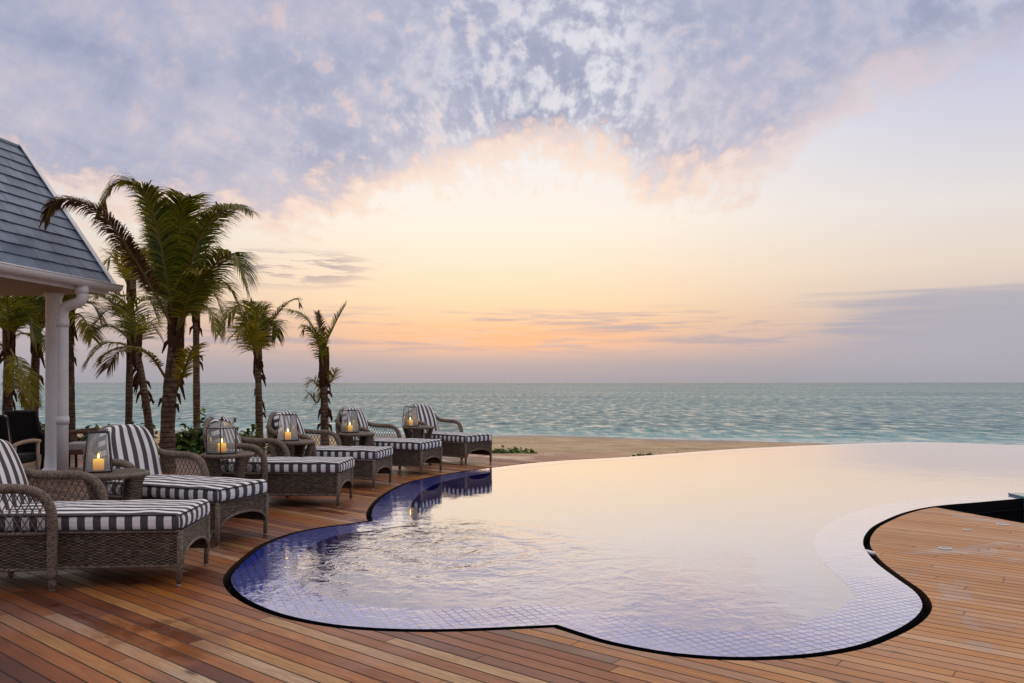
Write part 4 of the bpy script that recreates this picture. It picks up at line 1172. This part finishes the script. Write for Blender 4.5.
# thin upright palm
palm_px('thin ragged palm with three upright wind-torn fronds, at the right end', 17.6, (325, 432), (324, 372), .115, .075,
        [([(320, 345, 0), (312, 326, -.1), (301, 314, -.1), (289, 309, -.1)], D(leaf=.24, droop=.9)), ([(326, 345, 0), (332, 330, .1), (339, 316, .1), (346, 304, .1)], D(leaf=.15, droop=.5, fold=1.0)),
         ([(323, 345, .2), (320, 325, .3), (317, 313, .4)], D(leaf=.15, mat=M_DRY, droop=.6, fold=1.0)), ([(320, 350, -.3), (314, 334, -.5), (306, 326, -.6), (303, 332, -.6)], D(leaf=.22, droop=.9)),
         ([(319, 386, 0), (313, 380, -.1), (308, 384, -.1)], D(leaf=.22, mat=M_FROND2, dens=26)),
         ([(330, 382, 0), (334, 374, -.1), (334, 370, -.1)], D(leaf=.18, mat=M_FROND2, dens=26)), ([(318, 402, 0), (310, 394, -.1), (306, 398, -.1)], D(leaf=.22, mat=M_FROND2, dens=24))],
        leaf=.22, skirt_n=22, seedv=3, width=.020)
# palm behind the main crown, to its right
palm_px('slim palm rising just right of the thick trunk, its crown behind the big one', 20.5, (197, 436), (196, 322), .10, .075,
        [([(188, 300, 0), (178, 292, 0), (166, 310, 0)], D()), ([(203, 300, .2), (214, 294, .4), (224, 318, .5)], D(mat=M_FROND2)), ([(198, 295, .6), (206, 280, 1), (218, 288, 1.2)], D()),
         ([(192, 296, -.5), (186, 282, -1), (176, 288, -1.3)], D()), ([(201, 310, -.4), (210, 310, -.6), (216, 332, -.7)], D(mat=M_FROND2)), ([(190, 312, .4), (182, 314, .6), (176, 336, .8)], D(mat=M_FROND2))],
        leaf=.36, skirt_n=8, seedv=4, width=.022)
# dark straight palm right of the downpipe
palm_px('dark straight palm between the downpipe and the thick palm, crown beside the roof corner', 18.0, (128, 428), (131, 292), .085, .07,
        [([(120, 268, 0), (112, 256, -.1), (108, 262, -.1)], D(mat=M_FROND2)), ([(128, 270, .2), (126, 248, .3), (118, 238, .3)], D(mat=M_FROND2)), ([(138, 272, .2), (146, 262, .4), (152, 274, .5)], D()),
         ([(122, 296, -.3), (108, 290, -.5), (96, 296, -.7)], D()), ([(124, 312, -.3), (108, 310, -.6), (93, 326, -.8)], D()), ([(140, 300, .2), (150, 300, .4), (157, 318, .5)], D(mat=M_FROND2)),
         ([(133, 274, -.4), (137, 256, -.7), (146, 250, -.9)], D(mat=M_FROND2))],
        leaf=.34, skirt_n=10, seedv=5, width=.022)
# leaning companion with fan of dark fronds to the left
palm_px('leaning palm with shaggy bent trunk, its dark feathery fronds swept left', 17.3, (152, 430), (137, 352), .095, .07,
        [([(124, 334, 0), (108, 326, -.1), (92, 332, -.2)], D(droop=.75)), ([(126, 322, .2), (112, 302, .3), (95, 292, .4)], D(droop=.6)), ([(122, 344, -.3), (104, 344, -.5), (88, 360, -.6)], D(droop=.8)),
         ([(133, 325, -.2), (126, 304, -.4), (114, 296, -.6)], D()), ([(142, 332, .3), (150, 322, .5), (158, 334, .6)], D(mat=M_FROND2)), ([(130, 352, .3), (118, 352, .5), (108, 368, .6)], D(mat=M_DRY))],
        leaf=.42, skirt_n=16, seedv=6, width=.020, bend=(.05, 0))
# palms seen under the pavilion roof
palm_px('palm trunk hugging the right side of the downpipe, its dark crown under the gutter', 17.6, (71, 430), (69, 318), .11, .085,
        [([(80, 304, 0), (92, 304, 0), (100, 318, 0)], D()), ([(76, 296, .3), (84, 286, .6), (94, 292, .8)], D()), ([(60, 300, .2), (50, 296, .4), (40, 312, .5)], D()),
         ([(72, 296, -.5), (76, 284, -.9), (84, 284, -1.1)], D()), ([(78, 314, -.4), (86, 322, -.6), (92, 338, -.7)], D(mat=M_FROND2)), ([(64, 294, -.3), (58, 282, -.6), (48, 284, -.8)], D())],
        leaf=.36, skirt_n=16, seedv=7, width=.022)
palm_px('palm seen under the roof just left of the white column, with brown boot of fibres', 18.6, (33, 430), (36, 340), .105, .085,
        [([(46, 322, 0), (54, 318, 0), (62, 332, 0)], D(mat=M_FROND2)), ([(40, 312, .3), (46, 296, .5), (56, 296, .6)], D()), ([(30, 318, .2), (22, 306, .4), (14, 318, .5)], D(mat=M_FROND2)),
         ([(34, 310, -.4), (34, 292, -.7), (26, 286, -.9)], D()), ([(26, 334, -.4), (16, 336, -.6), (10, 352, -.7)], D(mat=M_FROND2)), ([(45, 336, -.3), (52, 342, -.5), (57, 358, -.6)], D())],
        leaf=.42, skirt_n=18, seedv=8, width=.022)
palm_px('palm at the far left edge under the roof with hanging yellowish fronds', 17.4, (6, 428), (9, 346), .12, .09,
        [([(20, 322, 0), (28, 318, 0), (36, 340, 0)], D()), ([(14, 312, .3), (18, 294, .5), (28, 290, .6)], D()), ([(0, 322, .2), (-12, 312, .4), (-24, 330, .5)], D()),
         ([(8, 312, -.4), (6, 294, -.7), (-4, 288, -.9)], D()), ([(18, 364, -.4), (26, 378, -.6), (34, 402, -.7)], D(mat=M_FROND2, leaf=.3)), ([(-2, 344, .3), (-14, 348, .5), (-22, 370, .6)], D(mat=M_FROND2, leaf=.3)),
         ([(14, 384, -.3), (22, 390, -.5), (28, 410, -.6)], D(mat=M_FROND2, leaf=.25))],
        leaf=.42, skirt_n=18, seedv=9, width=.022)

# ------------------------------------------------------------------ shrubs and ground cover
M_SHRUB = mat_leaf('glossy_shrub_leaf', ((.14, .22, .06), (.24, .35, .10), (.42, .52, .17), (.42, .5, .2)), .30, .35)
M_STEM = mat_plain('shrub_stem', (.25, .18, .12), .8, .1)
def leaves(mb, c, sx, sy, sz, n, size, rnd):
    for i in range(n):
        while True:
            q = Vector((rnd.uniform(-1, 1), rnd.uniform(-1, 1), rnd.uniform(0, 1)))
            if q.x * q.x + q.y * q.y + q.z * q.z < 1: break
        k = .8 + .5 * mnoise.noise(Vector((q.x * 2.2 + c[0], q.y * 2.2 + c[1], q.z * 2.2)))
        p = Vector((c[0] + q.x * sx * k, c[1] + q.y * sy * k, c[2] + q.z * sz * k))
        nrm = Vector((q.x + rnd.uniform(-.6, .6), q.y + rnd.uniform(-.6, .6), .6 + rnd.uniform(-.5, .7))).normalized()
        t = nrm.orthogonal().normalized(); t = Matrix.Rotation(rnd.random() * 6.28, 3, nrm) @ t; b = nrm.cross(t)
        s = size * rnd.uniform(.6, 1.25); idn = rnd.randrange(60)
        pts = [p, p + t * s * .45 + b * s * .34 + nrm * s * .06, p + t * s, p + t * s * .45 - b * s * .34 + nrm * s * .06]
        f = mb.face(pts, [(idn + .5, 0), (idn + .5, .4), (idn + .5, .6), (idn + .5, .4)], 0, True)
def shrub(label, loc, sx, sy, sz, n, size, seedv, group='green shrubs behind the chaises'):
    rnd = random.Random(seedv)
    t = thing('shrub', label, 'shrub', loc, 0, group)
    mb = MB(); leaves(mb, (0, 0, .05), sx, sy, sz, n, size, rnd); mb.build('foliage', M_SHRUB, t)
    mb = MB()
    for i in range(7):
        a = rnd.random() * 6.28; q = Vector((math.cos(a) * sx * .5, math.sin(a) * sy * .5, sz * rnd.uniform(.5, .85)))
        mb.tube([(0, 0, -.15), q * .5 + Vector((0, 0, .1)), q], [.02, .013, .006], 5)
    mb.build('stems', M_STEM, t)
def shrub_px(label, Y, px, py_top, halfw_px, n, size, seedv, z0=-.2):
    X = (px - 512) / CF * Y; top = CH - (py_top - 382) / CF * Y
    w = halfw_px * Y / CF
    shrub(label, (X, Y, z0), w, max(w * .7, .3), top - z0, n, size, seedv)
shrub_px('leafy shrub filling the gap right of the thick palm trunk', 17.6, 208, 414, 24, 900, .15, 1)
shrub_px('dense low shrub behind the domed lantern', 17.2, 240, 424, 26, 800, .14, 2)
shrub_px('small bright shrub at the foot of the short drooping palm', 17.3, 285, 422, 20, 700, .15, 3)
shrub_px('low shrub left of the thick palm trunk, behind the striped chaise back', 17.8, 140, 420, 24, 700, .15, 4)
shrub_px('low dark shrub beside the downpipe, behind the pale cushions', 18.0, 92, 422, 24, 600, .15, 5)
shrub_px('dark shrub at the foot of the palms under the pavilion roof', 18.4, 34, 416, 30, 700, .16, 6)
shrub_px('yellow-green shrub between the thick trunk and the slim palm', 17.0, 184, 422, 20, 600, .15, 7)
def cover(name, px0, px1, py, Y, n, h, seedv):
    rnd = random.Random(seedv); mb = MB()
    for i in range(n):
        t = rnd.random(); px = px0 + (px1 - px0) * t
        y = Y + rnd.uniform(-.5, .5); x = (px - 512) / CF * Y
        zz = -.16 - 1.34 * max(0, (y - 17) / (shore(x) - 17)) 
        hh = h * (.35 + .65 * math.sin(PI * t)) * rnd.uniform(.3, 1.0)
        leaves(mb, (x, y, zz + hh * .5 - .03), .12, .12, hh * .5, 2, .13, rnd)
    o = mb.build(name, M_SHRUB); o['kind'] = 'stuff'; tag(o, name == 'x' or '', 'ground cover'); return o
o = cover('ground_cover', 478, 538, 452, 17.9, 420, .30, 21); o['label'] = 'green creeping plants on the sand behind the farthest chaise'
o = cover('ground_cover', 636, 672, 455, 17.6, 150, .10, 22); o['label'] = 'small green tuft on the sand at the far rim of the pool'
o = cover('ground_cover', 678, 694, 455, 18.2, 40, .07, 23); o['label'] = 'tiniest green tuft on the sand, right of the other tuft at the pool rim'
